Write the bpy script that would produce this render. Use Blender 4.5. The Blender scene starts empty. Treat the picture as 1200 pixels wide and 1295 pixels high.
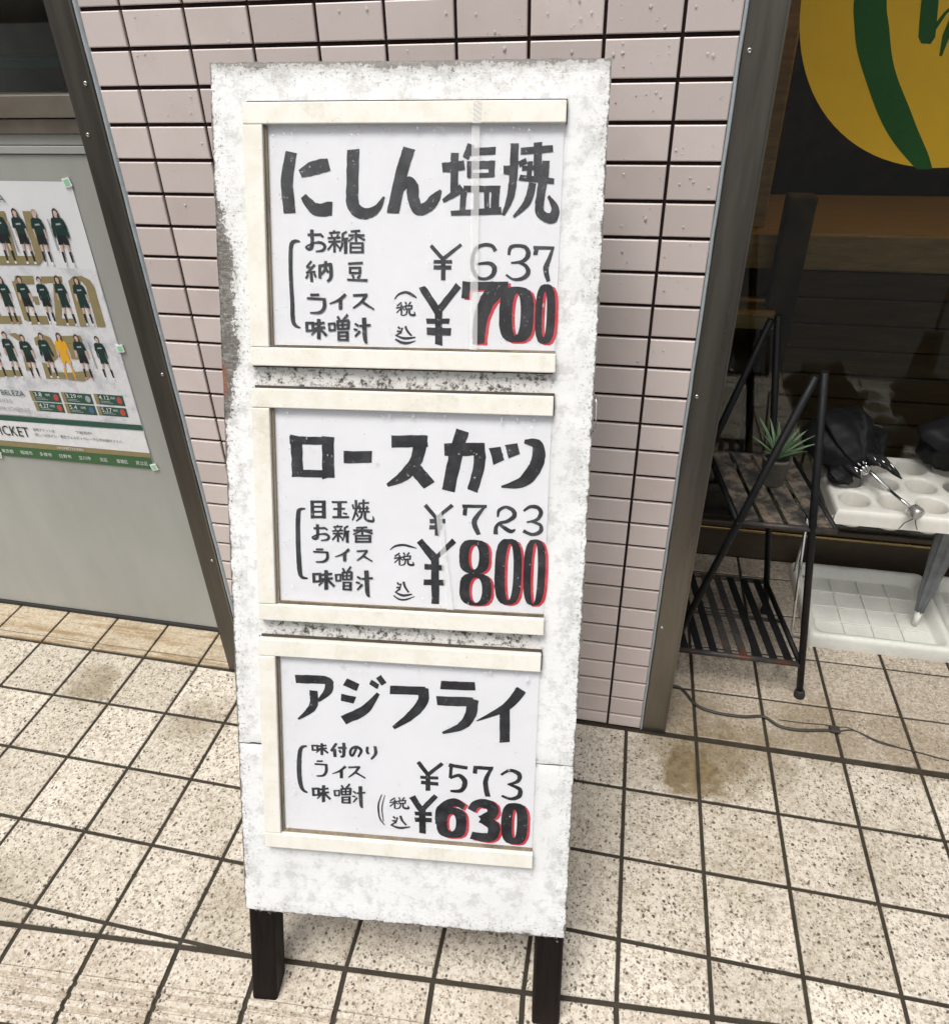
import bpy, math, random
from mathutils import Vector, Matrix
random.seed(7)
SC = bpy.context.scene
COL = SC.collection
U = 0.1            # layout below is written in decimetres: x along the wall, y into the shop, z up

# ------------------------------------------------------------------ camera, sky, sun, exposure
cam_d = bpy.data.cameras.new('camera')
cam = bpy.data.objects.new('camera', cam_d)
COL.objects.link(cam)
cam_d.sensor_fit = 'HORIZONTAL'
cam_d.sensor_width = 36.0
cam_d.lens = 36.0 * 944.65 / 1200.0
cam_d.shift_x = (600.0 - 586.38) / 1200.0
cam_d.shift_y = -(647.5 - 601.25) / 1200.0
cam_d.clip_start = 0.01
cam_d.clip_end = 900
cam.matrix_world = Matrix(((0.978531, -0.084586, 0.187940, 0.7527701),
                           (0.203990, 0.527565, -0.824659, -1.1547942),
                           (-0.029395, 0.845293, 0.533494, 1.3774083),
                           (0, 0, 0, 1)))
SC.camera = cam

SUN_EL, SUN_AZ = math.radians(70), math.radians(205)     # azimuth from +y, clockwise
world = bpy.data.worlds.new('World')
SC.world = world
world.use_nodes = True
wn, wl = world.node_tree.nodes, world.node_tree.links
wn.clear()
sky = wn.new('ShaderNodeTexSky')
sky.sky_type = 'NISHITA'
sky.sun_disc = False
sky.sun_elevation = SUN_EL
sky.sun_rotation = SUN_AZ
sky.dust_density = 6.0
sky.air_density = 1.0
hs = wn.new('ShaderNodeHueSaturation')
hs.inputs['Saturation'].default_value = 0.22            # cloud cover: the blue of the sky is mostly gone
bg = wn.new('ShaderNodeBackground')
bg.inputs['Strength'].default_value = 0.095
wo = wn.new('ShaderNodeOutputWorld')
wl.new(sky.outputs[0], hs.inputs['Color'])
wl.new(hs.outputs[0], bg.inputs['Color'])
wl.new(bg.outputs[0], wo.inputs['Surface'])

sun_d = bpy.data.lights.new('sun', 'SUN')
sun_d.energy = 1.5
sun_d.angle = math.radians(26)
sun_d.color = (1.0, 0.97, 0.92)
sun = bpy.data.objects.new('sun', sun_d)
COL.objects.link(sun)
to_sun = Vector((math.sin(SUN_AZ) * math.cos(SUN_EL), math.cos(SUN_AZ) * math.cos(SUN_EL), math.sin(SUN_EL)))
sun.rotation_euler = to_sun.to_track_quat('Z', 'Y').to_euler()
sun.location = (0, -3, 6)

SC.view_settings.view_transform = 'Standard'
SC.view_settings.look = 'None'
SC.view_settings.exposure = 0.64
SC.view_settings.gamma = 1.0
SC.view_settings.use_curve_mapping = False
SC.render.engine = 'CYCLES'
SC.cycles.max_bounces = 8
SC.cycles.transparent_max_bounces = 16

# ------------------------------------------------------------------ materials
MATS = {}
class NT:
    def __init__(s, m):
        s.t = m.node_tree; s.n = s.t.nodes; s.l = s.t.links
        s.b = s.n.get('Principled BSDF')
    def add(s, k, **kw):
        nd = s.n.new(k)
        for a, v in kw.items():
            if a.startswith('i_'):
                key = a[2:].replace('_', ' ')
                nd.inputs[key].default_value = v
            else:
                setattr(nd, a, v)
        return nd
    def link(s, a, b): s.l.new(a, b)
    def pos(s, mode='world', scale=None):
        if mode == 'world':
            o = s.add('ShaderNodeNewGeometry').outputs['Position']
        else:
            o = s.add('ShaderNodeTexCoord').outputs['Object']
        if scale:
            mp = s.add('ShaderNodeMapping'); mp.inputs['Scale'].default_value = scale
            s.link(o, mp.inputs['Vector']); o = mp.outputs[0]
        return o
    def noise(s, vec, scale, detail=3, rough=0.55):
        nd = s.add('ShaderNodeTexNoise'); nd.inputs['Scale'].default_value = scale
        nd.inputs['Detail'].default_value = detail; nd.inputs['Roughness'].default_value = rough
        s.link(vec, nd.inputs['Vector']); return nd.outputs['Fac']
    def ramp(s, fac, stops, interp='LINEAR'):
        r = s.add('ShaderNodeValToRGB'); r.color_ramp.interpolation = interp
        el = r.color_ramp.elements
        while len(el) < len(stops): el.new(0.5)
        for e, (p, c) in zip(el, stops):
            e.position = p
            e.color = (c, c, c, 1) if not isinstance(c, tuple) else (c + (1,))[:4]
        s.link(fac, r.inputs['Fac']); return r.outputs['Color']
    def mix(s, fac, a, b, blend='MIX'):
        m = s.add('ShaderNodeMix', data_type='RGBA', blend_type=blend)
        for sock, v in ((m.inputs['Factor'], fac), (m.inputs[6], a), (m.inputs[7], b)):
            if isinstance(v, (int, float)): sock.default_value = v
            elif isinstance(v, tuple): sock.default_value = (v + (1,))[:4]
            else: s.link(v, sock)
        return m.outputs[2]
    def math(s, op, a, b=None, clamp=False):
        m = s.add('ShaderNodeMath', operation=op, use_clamp=clamp)
        for i, v in enumerate((a, b)):
            if v is None: continue
            if isinstance(v, (int, float)): m.inputs[i].default_value = v
            else: s.link(v, m.inputs[i])
        return m.outputs[0]
    def smooth(s, v, lo, hi, a=0.0, b=1.0):
        m = s.add('ShaderNodeMapRange', interpolation_type='SMOOTHSTEP')
        s.link(v, m.inputs['Value'])
        for k, x in (('From Min', lo), ('From Max', hi), ('To Min', a), ('To Max', b)): m.inputs[k].default_value = x
        return m.outputs[0]
    def bump(s, h, strength=0.3, dist=0.002):
        b = s.add('ShaderNodeBump'); b.inputs['Strength'].default_value = strength
        b.inputs['Distance'].default_value = dist
        s.link(h, b.inputs['Height']); s.link(b.outputs[0], s.b.inputs['Normal'])
    def color(s, c): s.link(c, s.b.inputs['Base Color'])
    def rough(s, c): s.link(c, s.b.inputs['Roughness'])

def newmat(name, col=(.5, .5, .5), rough=.5, metal=0.0, spec=0.5):
    m = bpy.data.materials.new(name); m.use_nodes = True
    b = m.node_tree.nodes['Principled BSDF']
    b.inputs['Base Color'].default_value = (*col, 1)
    b.inputs['Roughness'].default_value = rough
    b.inputs['Metallic'].default_value = metal
    b.inputs['Specular IOR Level'].default_value = spec
    MATS[name] = m
    return m, NT(m)

def noisy(name, col, rough=.5, metal=0.0, amount=.25, scale=30, spec=.5, bump=0.0, mode='world', stretch=None):
    """plain colour broken up by two sizes of noise"""
    m, t = newmat(name, col, rough, metal, spec)
    p = t.pos(mode, stretch)
    a = t.noise(p, scale, 4); b = t.noise(p, scale * 6, 3)
    f = t.math('ADD', t.math('MULTIPLY', a, .65), t.math('MULTIPLY', b, .35))
    lo = tuple(c * (1 - amount) for c in col); hi = tuple(min(1, c * (1 + amount)) for c in col)
    t.color(t.ramp(f, [(.3, lo), (.7, hi)]))
    t.rough(t.ramp(a, [(.3, max(0.02, rough - .1)), (.7, min(1, rough + .1))]))
    if bump: t.bump(f, bump, .002)
    return m

# wall tile: matt pinkish glaze, small differences from tile to tile
m, t = newmat('wall_tile', (.56, .46, .41), .42)
p = t.pos()
rnd = t.add('ShaderNodeObjectInfo').outputs['Random']
c1 = t.ramp(rnd, [(0, (.605, .520, .485)), (.5, (.668, .578, .542)), (1, (.73, .636, .598))])
n1 = t.noise(p, 9, 4); n2 = t.noise(p, 420, 2)
c2 = t.mix(t.smooth(n1, .45, .75, 0, .34), c1, (.50, .42, .375))
c3 = t.mix(t.smooth(n2, .62, .74, 0, .35), c2, (.42, .33, .29))
t.color(c3); t.rough(t.ramp(n1, [(.3, .34), (.7, .5)])); t.bump(n2, .08, .0006)
noisy('wall_grout', (.024, .013, .012), .85, spec=.2, amount=.3, scale=60)
noisy('floor_grout', (.034, .027, .018), .6, spec=.3, amount=.4, scale=40, bump=.4)
noisy('sealant', (.40, .44, .46), .55, amount=.15, scale=50)

# speckled porcelain paving, with brown water stains near the wall and pillar
def paving(name, base_a, base_b, speck, stained=True, speck_amt=1.0):
    m, t = newmat(name, base_a, .5)
    p = t.pos()
    rnd = t.add('ShaderNodeObjectInfo').outputs['Random']
    ca = t.mix(rnd, base_a, base_b)
    warp = t.add('ShaderNodeTexNoise'); warp.inputs['Scale'].default_value = 160
    t.link(p, warp.inputs['Vector'])
    va = t.add('ShaderNodeVectorMath', operation='MULTIPLY_ADD')
    t.link(warp.outputs['Color'], va.inputs[0]); va.inputs[1].default_value = (.007, .007, .007); t.link(p, va.inputs[2])
    pw = va.outputs[0]
    def specks(scale, gate, r0, r1):
        v = t.add('ShaderNodeTexVoronoi'); v.inputs['Scale'].default_value = scale
        t.link(pw, v.inputs['Vector'])
        sep = t.add('ShaderNodeSeparateColor'); t.link(v.outputs['Color'], sep.inputs[0])
        on = t.math('LESS_THAN', sep.outputs[0], gate)
        return t.math('MULTIPLY', on, t.smooth(v.outputs['Distance'], r0, r1, 1, 0))
    mott = t.noise(pw, 120, 4, .68)
    c = t.mix(t.smooth(mott, .45, .60, 0, .72), ca, tuple(x * f for x, f in zip(base_a, (.60, .555, .50))))
    c = t.mix(t.smooth(t.noise(pw, 230, 3, .6), .54, .64, 0, .6), c, (.72, .675, .595))
    c = t.mix(t.math('MULTIPLY', specks(210, .42, .20, .44), .70 * speck_amt), c, tuple(x * 3.0 for x in speck))
    c = t.mix(t.math('MULTIPLY', specks(150, .40, .20, .40), .80 * speck_amt), c, tuple(x * 1.9 for x in speck))
    c = t.mix(t.math('MULTIPLY', specks(112, .26, .22, .38), .95 * speck_amt), c, speck)
    grime = t.smooth(t.noise(p, 5, 6, .7), .46, .72, 0, .42)
    c = t.mix(grime, c, (.27, .21, .15))
    if name == 'threshold_tile':
        c = t.mix(t.smooth(t.noise(t.pos('world', (2.2, 26, 1)), 1.6, 5, .7), .46, .64, 0, .72), c, (.23, .14, .055))
    wet = t.noise(p, 7, 4)
    if stained:
        sep = t.add('ShaderNodeSeparateXYZ'); t.link(p, sep.inputs[0])
        edge = t.math('MULTIPLY', t.math('SUBTRACT', t.noise(p, 26, 5, .65), .5), .16)
        tot = None
        for sx, sy, r, amt in ((.985, -.080, .12, .97), (1.03, -.035, .15, .80), (1.12, -.02, .13, .55), (.955, -.115, .06, .95), (-.425, -.105, .085, .6), (-.40, -.085, .05, .5), (-.125, -.150, .10, .45),
                               (.93, -.03, .09, .6), (.97, .06, .12, .55), (1.25, .06, .15, .5), (1.45, .05, .15, .35), (.62, -.46, .10, .25), (.15, -.55, .12, .3), (-.30, -.62, .12, .3), (1.05, -.33, .10, .25), (1.3, -.25, .08, .22)):
            dx = t.math('SUBTRACT', sep.outputs[0], sx); dy = t.math('SUBTRACT', sep.outputs[1], sy)
            d = t.math('SQRT', t.math('ADD', t.math('MULTIPLY', dx, dx), t.math('MULTIPLY', dy, dy)))
            k = t.smooth(t.math('ADD', d, edge), r * .25, r, amt, 0)
            tot = k if tot is None else t.math('MAXIMUM', tot, k)
        c = t.mix(tot, c, t.ramp(t.noise(p, 60, 4, .7), [(.35, (.115, .082, .040)), (.65, (.225, .170, .090))]))
    t.color(c)
    t.rough(t.smooth(wet, .40, .62, .17, .46))
    t.bump(mott, .25, .0008)
    return m
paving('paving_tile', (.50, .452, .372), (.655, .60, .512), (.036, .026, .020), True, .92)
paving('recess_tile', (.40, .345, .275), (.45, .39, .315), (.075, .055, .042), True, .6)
paving('threshold_tile', (.52, .44, .32), (.47, .40, .29), (.20, .15, .08), False, .12)
paving('nosing_tile', (.54, .48, .40), (.60, .54, .455), (.036, .027, .021), False, .95)

noisy('street_asphalt', (.055, .055, .055), .85, amount=.35, scale=20, bump=.5)
noisy('brushed_steel', (.20, .182, .155), .36, .92, amount=.14, scale=3, mode='world', stretch=(14, 14, 1.0))
noisy('dark_bronze_steel', (.105, .094, .078), .4, .75, amount=.2, scale=3, mode='world', stretch=(14, 14, 1.0))
noisy('rail_bronze', (.27, .235, .19), .38, .7, amount=.15, scale=8)
noisy('door_paint', (.365, .365, .335), .45, amount=.13, scale=3, bump=.05, stretch=(1, 1, .35))
noisy('door_paint_light', (.37, .375, .355), .45, amount=.06, scale=7)
noisy('black_rubber', (.018, .017, .016), .7, amount=.4, scale=60)
noisy('screw_metal', (.55, .54, .5), .3, 1.0, amount=.1)
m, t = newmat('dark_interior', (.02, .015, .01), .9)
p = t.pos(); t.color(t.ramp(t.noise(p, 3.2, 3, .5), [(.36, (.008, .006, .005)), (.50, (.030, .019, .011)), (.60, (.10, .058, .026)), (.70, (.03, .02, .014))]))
noisy('teal_cloth', (.02, .085, .075), .8, amount=.3, scale=14)
noisy('kick_plate', (.075, .058, .040), .42, .35, amount=.25, scale=6)
noisy('gold_rail', (.42, .29, .13), .25, .95, amount=.12, scale=12)
noisy('tan_wood', (.40, .25, .11), .5, amount=.3, scale=9, stretch=(1, 6, 8))
noisy('brown_wood', (.105, .052, .018), .45, amount=.35, scale=8, stretch=(1, 6, 8))
noisy('black_iron', (.006, .0063, .007), .55, .1, amount=.5, scale=50, spec=.3, bump=.25)
m, t = newmat('worn_iron', (.03, .03, .032), .5, .2)
p = t.pos(); n1 = t.noise(p, 22, 5, .7); n2 = t.noise(p, 90, 3)
c = t.ramp(n1, [(.35, (.022, .023, .026)), (.52, (.045, .040, .036)), (.62, (.105, .040, .020)), (.75, (.045, .022, .014))])
t.color(c); t.rough(t.ramp(n2, [(.3, .35), (.7, .7)])); t.bump(n2, .3, .001)
m, t = newmat('shelf_wear', (.1, .09, .08), .5, .1)
p = t.pos(); n1 = t.noise(p, 30, 5, .7)
t.color(t.ramp(n1, [(.38, (.03, .03, .032)), (.48, (.075, .065, .055)), (.58, (.20, .165, .125)), (.70, (.12, .05, .022))]))
t.bump(n1, .3, .001)
noisy('white_plastic', (.80, .78, .715), .38, amount=.07, scale=16)
noisy('tray_plastic', (.68, .68, .625), .4, amount=.10, scale=14)
noisy('black_nylon', (.0075, .0075, .0085), .62, amount=.5, scale=45, spec=.3, bump=.5)
noisy('grey_nylon', (.16, .17, .18), .55, amount=.3, scale=30, bump=.5)
noisy('chrome', (.72, .72, .72), .16, 1.0, amount=.06)
noisy('plastic_cream', (.50, .49, .47), .3, .7, amount=.12)
noisy('pot_grey', (.105, .095, .078), .6, amount=.35, scale=45, bump=.3)
noisy('soil', (.03, .02, .014), .95, amount=.5, scale=120, bump=.8)
noisy('succulent_leaf', (.17, .27, .15), .42, amount=.35, scale=40)
noisy('cable_black', (.035, .030, .026), .55, amount=.3, scale=60)
noisy('upper_wall', (.42, .39, .36), .7, amount=.1, scale=3)
noisy('dark_stained_wood', (.0085, .005, .0042), .6, amount=.6, scale=14, spec=.22, stretch=(8, 8, 1), bump=.35, mode='object')

# sign board: many coats of white paint over plywood, worn through at the rim
m, t = newmat('worn_white_paint', (.8, .8, .78), .55)
p = t.pos('object'); sep = t.add('ShaderNodeSeparateXYZ'); t.link(p, sep.inputs[0])
x, z = sep.outputs[0], sep.outputs[2]
dl = x; dr = t.math('SUBTRACT', .505, x); db = t.math('SUBTRACT', z, .183); dt = t.math('SUBTRACT', 1.421, z)
big = t.noise(p, 8, 3, .6)
mid = t.noise(p, 34, 8, .78)
fine = t.noise(t.pos('object', (.55, 1, 2.2)), 95, 8, .8)
crisp = t.noise(p, 210, 4, .7)
# the left edge was knocked bare over a long stretch, the other edges only here and there
leftbare = t.math('MULTIPLY', t.smooth(t.math('ABSOLUTE', t.math('SUBTRACT', z, 1.10)), .06, .22, 1, 0), .022)
e = t.math('MINIMUM', t.math('MINIMUM', t.math('SUBTRACT', t.math('ADD', dl, .0035), leftbare), t.math('ADD', dr, .0055)), t.math('MINIMUM', t.math('ADD', db, .004), t.math('ADD', dt, -.0035)))
w1 = t.math('MULTIPLY', t.math('SUBTRACT', big, .49), .035)
w2 = t.math('MULTIPLY', t.math('SUBTRACT', mid, .5), .045)
w3 = t.math('MULTIPLY', t.math('SUBTRACT', crisp, .5), .030)
ee = t.math('SUBTRACT', t.math('SUBTRACT', t.math('SUBTRACT', e, w1), w2), w3)
rim = t.smooth(ee, -.0008, .0012, 1, 0)
near = t.smooth(ee, .0, .035, 1, 0)
c = t.mix(t.smooth(big, .4, .65), (.80, .80, .79), (.745, .745, .73))
c = t.mix(t.math('MULTIPLY', t.smooth(mid, .48, .60), .70), c, (.54, .535, .515))
c = t.mix(t.math('MULTIPLY', t.smooth(fine, .55, .64), t.math('ADD', t.math('MULTIPLY', near, .55), .22)), c, (.28, .265, .245))
c = t.mix(t.math('MULTIPLY', t.smooth(crisp, .63, .70), .30), c, (.42, .40, .375))
c = t.mix(t.math('MULTIPLY', t.smooth(ee, .0, .012, 1, 0), .35), c, (.42, .40, .37))
c = t.mix(t.math('MULTIPLY', t.math('MULTIPLY', near, t.smooth(crisp, .58, .62)), .8), c, (.17, .155, .14))
bare = t.ramp(t.math('ADD', t.math('MULTIPLY', fine, .6), t.math('MULTIPLY', crisp, .4)), [(.40, (.035, .029, .024)), (.50, (.12, .105, .09)), (.58, (.27, .255, .235)), (.66, (.62, .61, .59))])
c = t.mix(t.math('MULTIPLY', rim, .94), c, bare)
de = t.math('MINIMUM', t.math('MINIMUM', dl, dr), t.math('MINIMUM', dt, t.math('ADD', db, .0015)))
lip = t.math('MULTIPLY', t.smooth(t.math('ADD', de, t.math('MULTIPLY', t.math('SUBTRACT', mid, .5), -.016)), .0012, .0030, 1, 0), .9)
c = t.mix(lip, c, t.ramp(crisp, [(.40, (.045, .036, .030)), (.62, (.20, .18, .155))]))
toprun = t.math('MULTIPLY', t.smooth(t.math('ADD', dt, t.math('MULTIPLY', t.math('SUBTRACT', fine, .5), -.05)), .002, .022, 1, 0), .55)
c = t.mix(toprun, c, (.27, .255, .235))
rust = t.math('MULTIPLY', t.smooth(dl, .004, .010, 1, 0), t.smooth(t.math('ABSOLUTE', t.math('SUBTRACT', z, 1.02)), .01, .03, 1, 0))
c = t.mix(t.math('MULTIPLY', rust, .7), c, (.24, .075, .028))
# mould specks in the two ledges between the display frames and under the crack
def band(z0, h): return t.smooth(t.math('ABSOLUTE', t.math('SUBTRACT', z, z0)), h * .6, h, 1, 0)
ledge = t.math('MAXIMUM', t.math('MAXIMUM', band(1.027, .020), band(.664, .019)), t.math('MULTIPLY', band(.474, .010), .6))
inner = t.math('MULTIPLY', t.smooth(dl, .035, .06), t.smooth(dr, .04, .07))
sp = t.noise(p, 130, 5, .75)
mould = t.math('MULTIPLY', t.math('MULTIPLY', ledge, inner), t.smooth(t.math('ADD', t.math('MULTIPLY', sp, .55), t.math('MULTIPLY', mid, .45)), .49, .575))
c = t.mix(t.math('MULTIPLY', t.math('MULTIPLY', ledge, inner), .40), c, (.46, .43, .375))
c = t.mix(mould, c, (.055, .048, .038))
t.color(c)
hgt = t.math('ADD', t.math('MULTIPLY', mid, .7), t.math('ADD', t.math('MULTIPLY', fine, .6), t.math('MULTIPLY', rim, -.7)))
t.bump(hgt, .45, .0018)
t.rough(t.ramp(fine, [(.3, .45), (.7, .75)]))
noisy('board_core', (.10, .075, .055), .8, amount=.4, scale=40, bump=.5, mode='object')

m, t = newmat('cream_frame', (.76, .72, .60), .42)
p = t.pos('object'); a = t.noise(p, 35, 5, .6); b = t.noise(p, 260, 3); g = t.noise(t.pos('object', (1, 1, 1)), 9, 8, .85)
c = t.mix(t.smooth(a, .4, .7), (.80, .775, .70), (.74, .705, .61))
c = t.mix(t.smooth(b, .66, .74, 0, .5), c, (.42, .36, .25))
c = t.mix(t.smooth(g, .54, .70, 0, .55), c, (.56, .50, .385))
t.color(c); t.bump(a, .12, .0015)
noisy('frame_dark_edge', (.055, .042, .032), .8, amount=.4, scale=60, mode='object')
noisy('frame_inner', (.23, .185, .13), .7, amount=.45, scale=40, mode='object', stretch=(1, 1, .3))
noisy('menu_paper', (.77, .77, .79), .7, amount=.035, scale=9, mode='object')

def ink(name, dark, light, fleck):
    m, t = newmat(name, dark, .5)
    p = t.pos('object'); a = t.noise(p, 38, 4, .6); b = t.noise(p, 330, 4, .7); s = t.noise(t.pos('object', (1, 1, 1)), 130, 3)
    c = t.mix(t.smooth(a, .35, .72), dark, light)
    c = t.mix(t.smooth(t.math('ADD', t.math('MULTIPLY', b, .6), t.math('MULTIPLY', s, .4)), .60, .66, 0, .75), c, fleck)
    t.color(c)
ink('ink_black', (.014, .014, .016), (.042, .043, .046), (.40, .40, .41))
ink('ink_grey', (.024, .025, .028), (.062, .064, .070), (.48, .48, .49))
ink('ink_red', (.55, .035, .055), (.66, .075, .095), (.75, .40, .40))

def clear(name, ior=1.5, rough=.03, tint=(1, 1, 1), haze=0.0):
    m = bpy.data.materials.new(name); m.use_nodes = True
    n, l = m.node_tree.nodes, m.node_tree.links; n.clear()
    tr = n.new('ShaderNodeBsdfTransparent'); tr.inputs[0].default_value = (*tint, 1)
    gl = n.new('ShaderNodeBsdfGlossy'); gl.inputs['Roughness'].default_value = rough
    fr = n.new('ShaderNodeFresnel'); fr.inputs['IOR'].default_value = ior
    mx = n.new('ShaderNodeMixShader'); out = n.new('ShaderNodeOutputMaterial')
    l.new(fr.outputs[0], mx.inputs[0]); l.new(tr.outputs[0], mx.inputs[1]); l.new(gl.outputs[0], mx.inputs[2])
    last = mx.outputs[0]
    if haze:
        df = n.new('ShaderNodeBsdfDiffuse'); df.inputs[0].default_value = (.93, .93, .92, 1)
        m2 = n.new('ShaderNodeMixShader'); m2.inputs[0].default_value = haze
        l.new(last, m2.inputs[1]); l.new(df.outputs[0], m2.inputs[2]); last = m2.outputs[0]
    l.new(last, out.inputs['Surface']); MATS[name] = m; return m
clear('acrylic', 1.14, .05, (1.0, 1.0, 1.0))
clear('window_glass', 1.5, .02, (.80, .83, .80))
clear('clear_tape', 1.2, .25, (1, 1, 1), .40)
clear('water_drop', 1.42, .03, (1, 1, 1), .22)

noisy('poster_paper', (.74, .745, .75), .5, amount=.02, scale=20)
m, t = newmat('poster_marble', (.7, .7, .7), .5)
p = t.pos(); a = t.noise(p, 16, 6, .7); t.color(t.ramp(a, [(.32, (.42, .42, .45)), (.45, (.62, .62, .635)), (.52, (.72, .72, .73)), (.66, (.62, .62, .64))]))
for nm, cc in dict(print_gold=(.27, .22, .105), print_dark_green=(.022, .085, .055), print_green=(.045, .125, .045), print_kit=(.008, .032, .027), print_black=(.010, .012, .014),
                   print_skin=(.58, .40, .33), print_hair=(.045, .028, .025), print_blond=(.42, .33, .22), print_yellow=(.74, .38, .02), print_white=(.76, .76, .76), print_grey=(.36, .38, .38),
                   print_crest=(.10, .12, .26), print_red=(.50, .07, .06), tape_mint=(.30, .62, .36), tape_white=(.76, .78, .75), print_shoe=(.60, .25, .28)).items():
    noisy(nm, cc, .5, amount=.10, scale=60)
noisy('decal_yellow', (.90, .54, .022), .55, amount=.06, scale=6)
noisy('decal_green', (.010, .105, .010), .55, amount=.2, scale=14)

# ------------------------------------------------------------------ mesh helpers
class MB:
    def __init__(s): s.v = []; s.f = []; s.m = []; s.sm = []
    def poly(s, pts, mi=0):
        b = len(s.v); s.v += [tuple(p) for p in pts]; s.f.append(tuple(range(b, b + len(pts)))); s.m.append(mi); s.sm.append(False)
    def grid(s, rows, closed_u=False, mi=0, smooth=True, cap=False):
        b = len(s.v); n = len(rows[0])
        for r in rows: s.v += [tuple(p) for p in r]
        for i in range(len(rows) - 1):
            for j in range(n if closed_u else n - 1):
                k = (j + 1) % n
                s.f.append((b + i * n + j, b + i * n + k, b + (i + 1) * n + k, b + (i + 1) * n + j)); s.m.append(mi); s.sm.append(smooth)
        if cap:
            s.f.append(tuple(b + j for j in reversed(range(n)))); s.m.append(mi); s.sm.append(False)
            s.f.append(tuple(b + (len(rows) - 1) * n + j for j in range(n))); s.m.append(mi); s.sm.append(False)
    def box(s, x0, x1, y0, y1, z0, z1, mi=0, bev=0.0):
        if bev <= 0:
            b = len(s.v)
            s.v += [(x0, y0, z0), (x1, y0, z0), (x1, y1, z0), (x0, y1, z0), (x0, y0, z1), (x1, y0, z1), (x1, y1, z1), (x0, y1, z1)]
            for q in ((0, 3, 2, 1), (4, 5, 6, 7), (0, 1, 5, 4), (1, 2, 6, 5), (2, 3, 7, 6), (3, 0, 4, 7)):
                s.f.append(tuple(b + k for k in q)); s.m.append(mi); s.sm.append(False)
            return
        import bmesh
        bm = bmesh.new(); bmesh.ops.create_cube(bm, size=1)
        for v in bm.verts:
            v.co = Vector(((x0 + x1) / 2 + v.co.x * (x1 - x0), (y0 + y1) / 2 + v.co.y * (y1 - y0), (z0 + z1) / 2 + v.co.z * (z1 - z0)))
        bmesh.ops.bevel(bm, geom=list(bm.edges), offset=bev, segments=2, affect='EDGES', profile=.5)
        bm.verts.index_update(); b = len(s.v); s.v += [tuple(v.co) for v in bm.verts]
        for f in bm.faces: s.f.append(tuple(b + v.index for v in f.verts)); s.m.append(mi); s.sm.append(False)
        bm.free()
    def prism(s, pts2, to3, h0, h1, mi=0, inset=0.0):
        """2-D outline pushed from height h0 to h1; to3(u, v, h) gives the point"""
        n = len(pts2); b = len(s.v)
        loops = [(pts2, h0), (pts2, h1 - inset if inset else h1)]
        if inset:
            cx = sum(p[0] for p in pts2) / n; cy = sum(p[1] for p in pts2) / n
            ins = []
            for p in pts2:
                d = math.hypot(p[0] - cx, p[1] - cy) or 1
                ins.append((p[0] - (p[0] - cx) / d * inset * 1.4, p[1] - (p[1] - cy) / d * inset * 1.4))
            loops.append((ins, h1))
        for lp, h in loops: s.v += [tuple(to3(u, v, h)) for u, v in lp]
        for k in range(len(loops) - 1):
            for j in range(n):
                s.f.append((b + k * n + j, b + k * n + (j + 1) % n, b + (k + 1) * n + (j + 1) % n, b + (k + 1) * n + j)); s.m.append(mi); s.sm.append(False)
        s.f.append(tuple(b + (len(loops) - 1) * n + j for j in range(n))); s.m.append(mi); s.sm.append(False)
    def tube(s, pts, r, n=10, mi=0, cap=True, smooth=True):
        pts = [Vector(p) for p in pts]
        rs = r if isinstance(r, (list, tuple)) else [r] * len(pts)
        rows = []; up = None
        for i, p in enumerate(pts):
            d = (pts[min(i + 1, len(pts) - 1)] - pts[max(i - 1, 0)]).normalized()
            if up is None: up = Vector((0, 0, 1)) if abs(d.z) < .9 else Vector((1, 0, 0))
            a = d.cross(up).normalized(); bb = a.cross(d).normalized(); up = bb
            rows.append([p + rs[i] * (math.cos(2 * math.pi * k / n) * a + math.sin(2 * math.pi * k / n) * bb) for k in range(n)])
        s.grid(rows, True, mi, smooth, cap)
    def build(s, name, mats, parent=None, fix=False):
        me = bpy.data.meshes.new(name); me.from_pydata(s.v, [], s.f)
        for mm in (mats if isinstance(mats, (list, tuple)) else [mats]): me.materials.append(MATS[mm])
        me.polygons.foreach_set('material_index', s.m); me.polygons.foreach_set('use_smooth', s.sm)
        if fix:
            import bmesh
            bm = bmesh.new(); bm.from_mesh(me); bmesh.ops.recalc_face_normals(bm, faces=bm.faces); bm.to_mesh(me); bm.free()
        me.update()
        return link(name, me, parent)

def link(name, me, parent=None):
    o = bpy.data.objects.new(name, me); COL.objects.link(o)
    if parent is not None: o.parent = parent
    return o
def empty(name, loc=(0, 0, 0), label=None, cat=None, group=None):
    o = bpy.data.objects.new(name, None); COL.objects.link(o); o.location = loc; o.empty_display_size = .05
    return tag(o, label, cat, group)
def tag(o, label=None, cat=None, group=None, kind=None):
    for k, v in (('label', label), ('category', cat), ('group', group), ('kind', kind)):
        if v: o[k] = v
    return o
def catmull(pts, n=6):
    if len(pts) < 3: return [tuple(a + (b - a) * i / n for a, b in zip(pts[0], pts[-1])) for i in range(n + 1)]
    out = []
    for i in range(len(pts) - 1):
        p0, p1, p2, p3 = pts[max(i - 1, 0)], pts[i], pts[i + 1], pts[min(i + 2, len(pts) - 1)]
        for k in range(n):
            u = k / n
            out.append(tuple(.5 * (2 * b + (c - a) * u + (2 * a - 5 * b + 4 * c - d) * u * u + (3 * b - a - 3 * c + d) * u ** 3) for a, b, c, d in zip(p0, p1, p2, p3)))
    out.append(tuple(pts[-1])); return out

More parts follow.
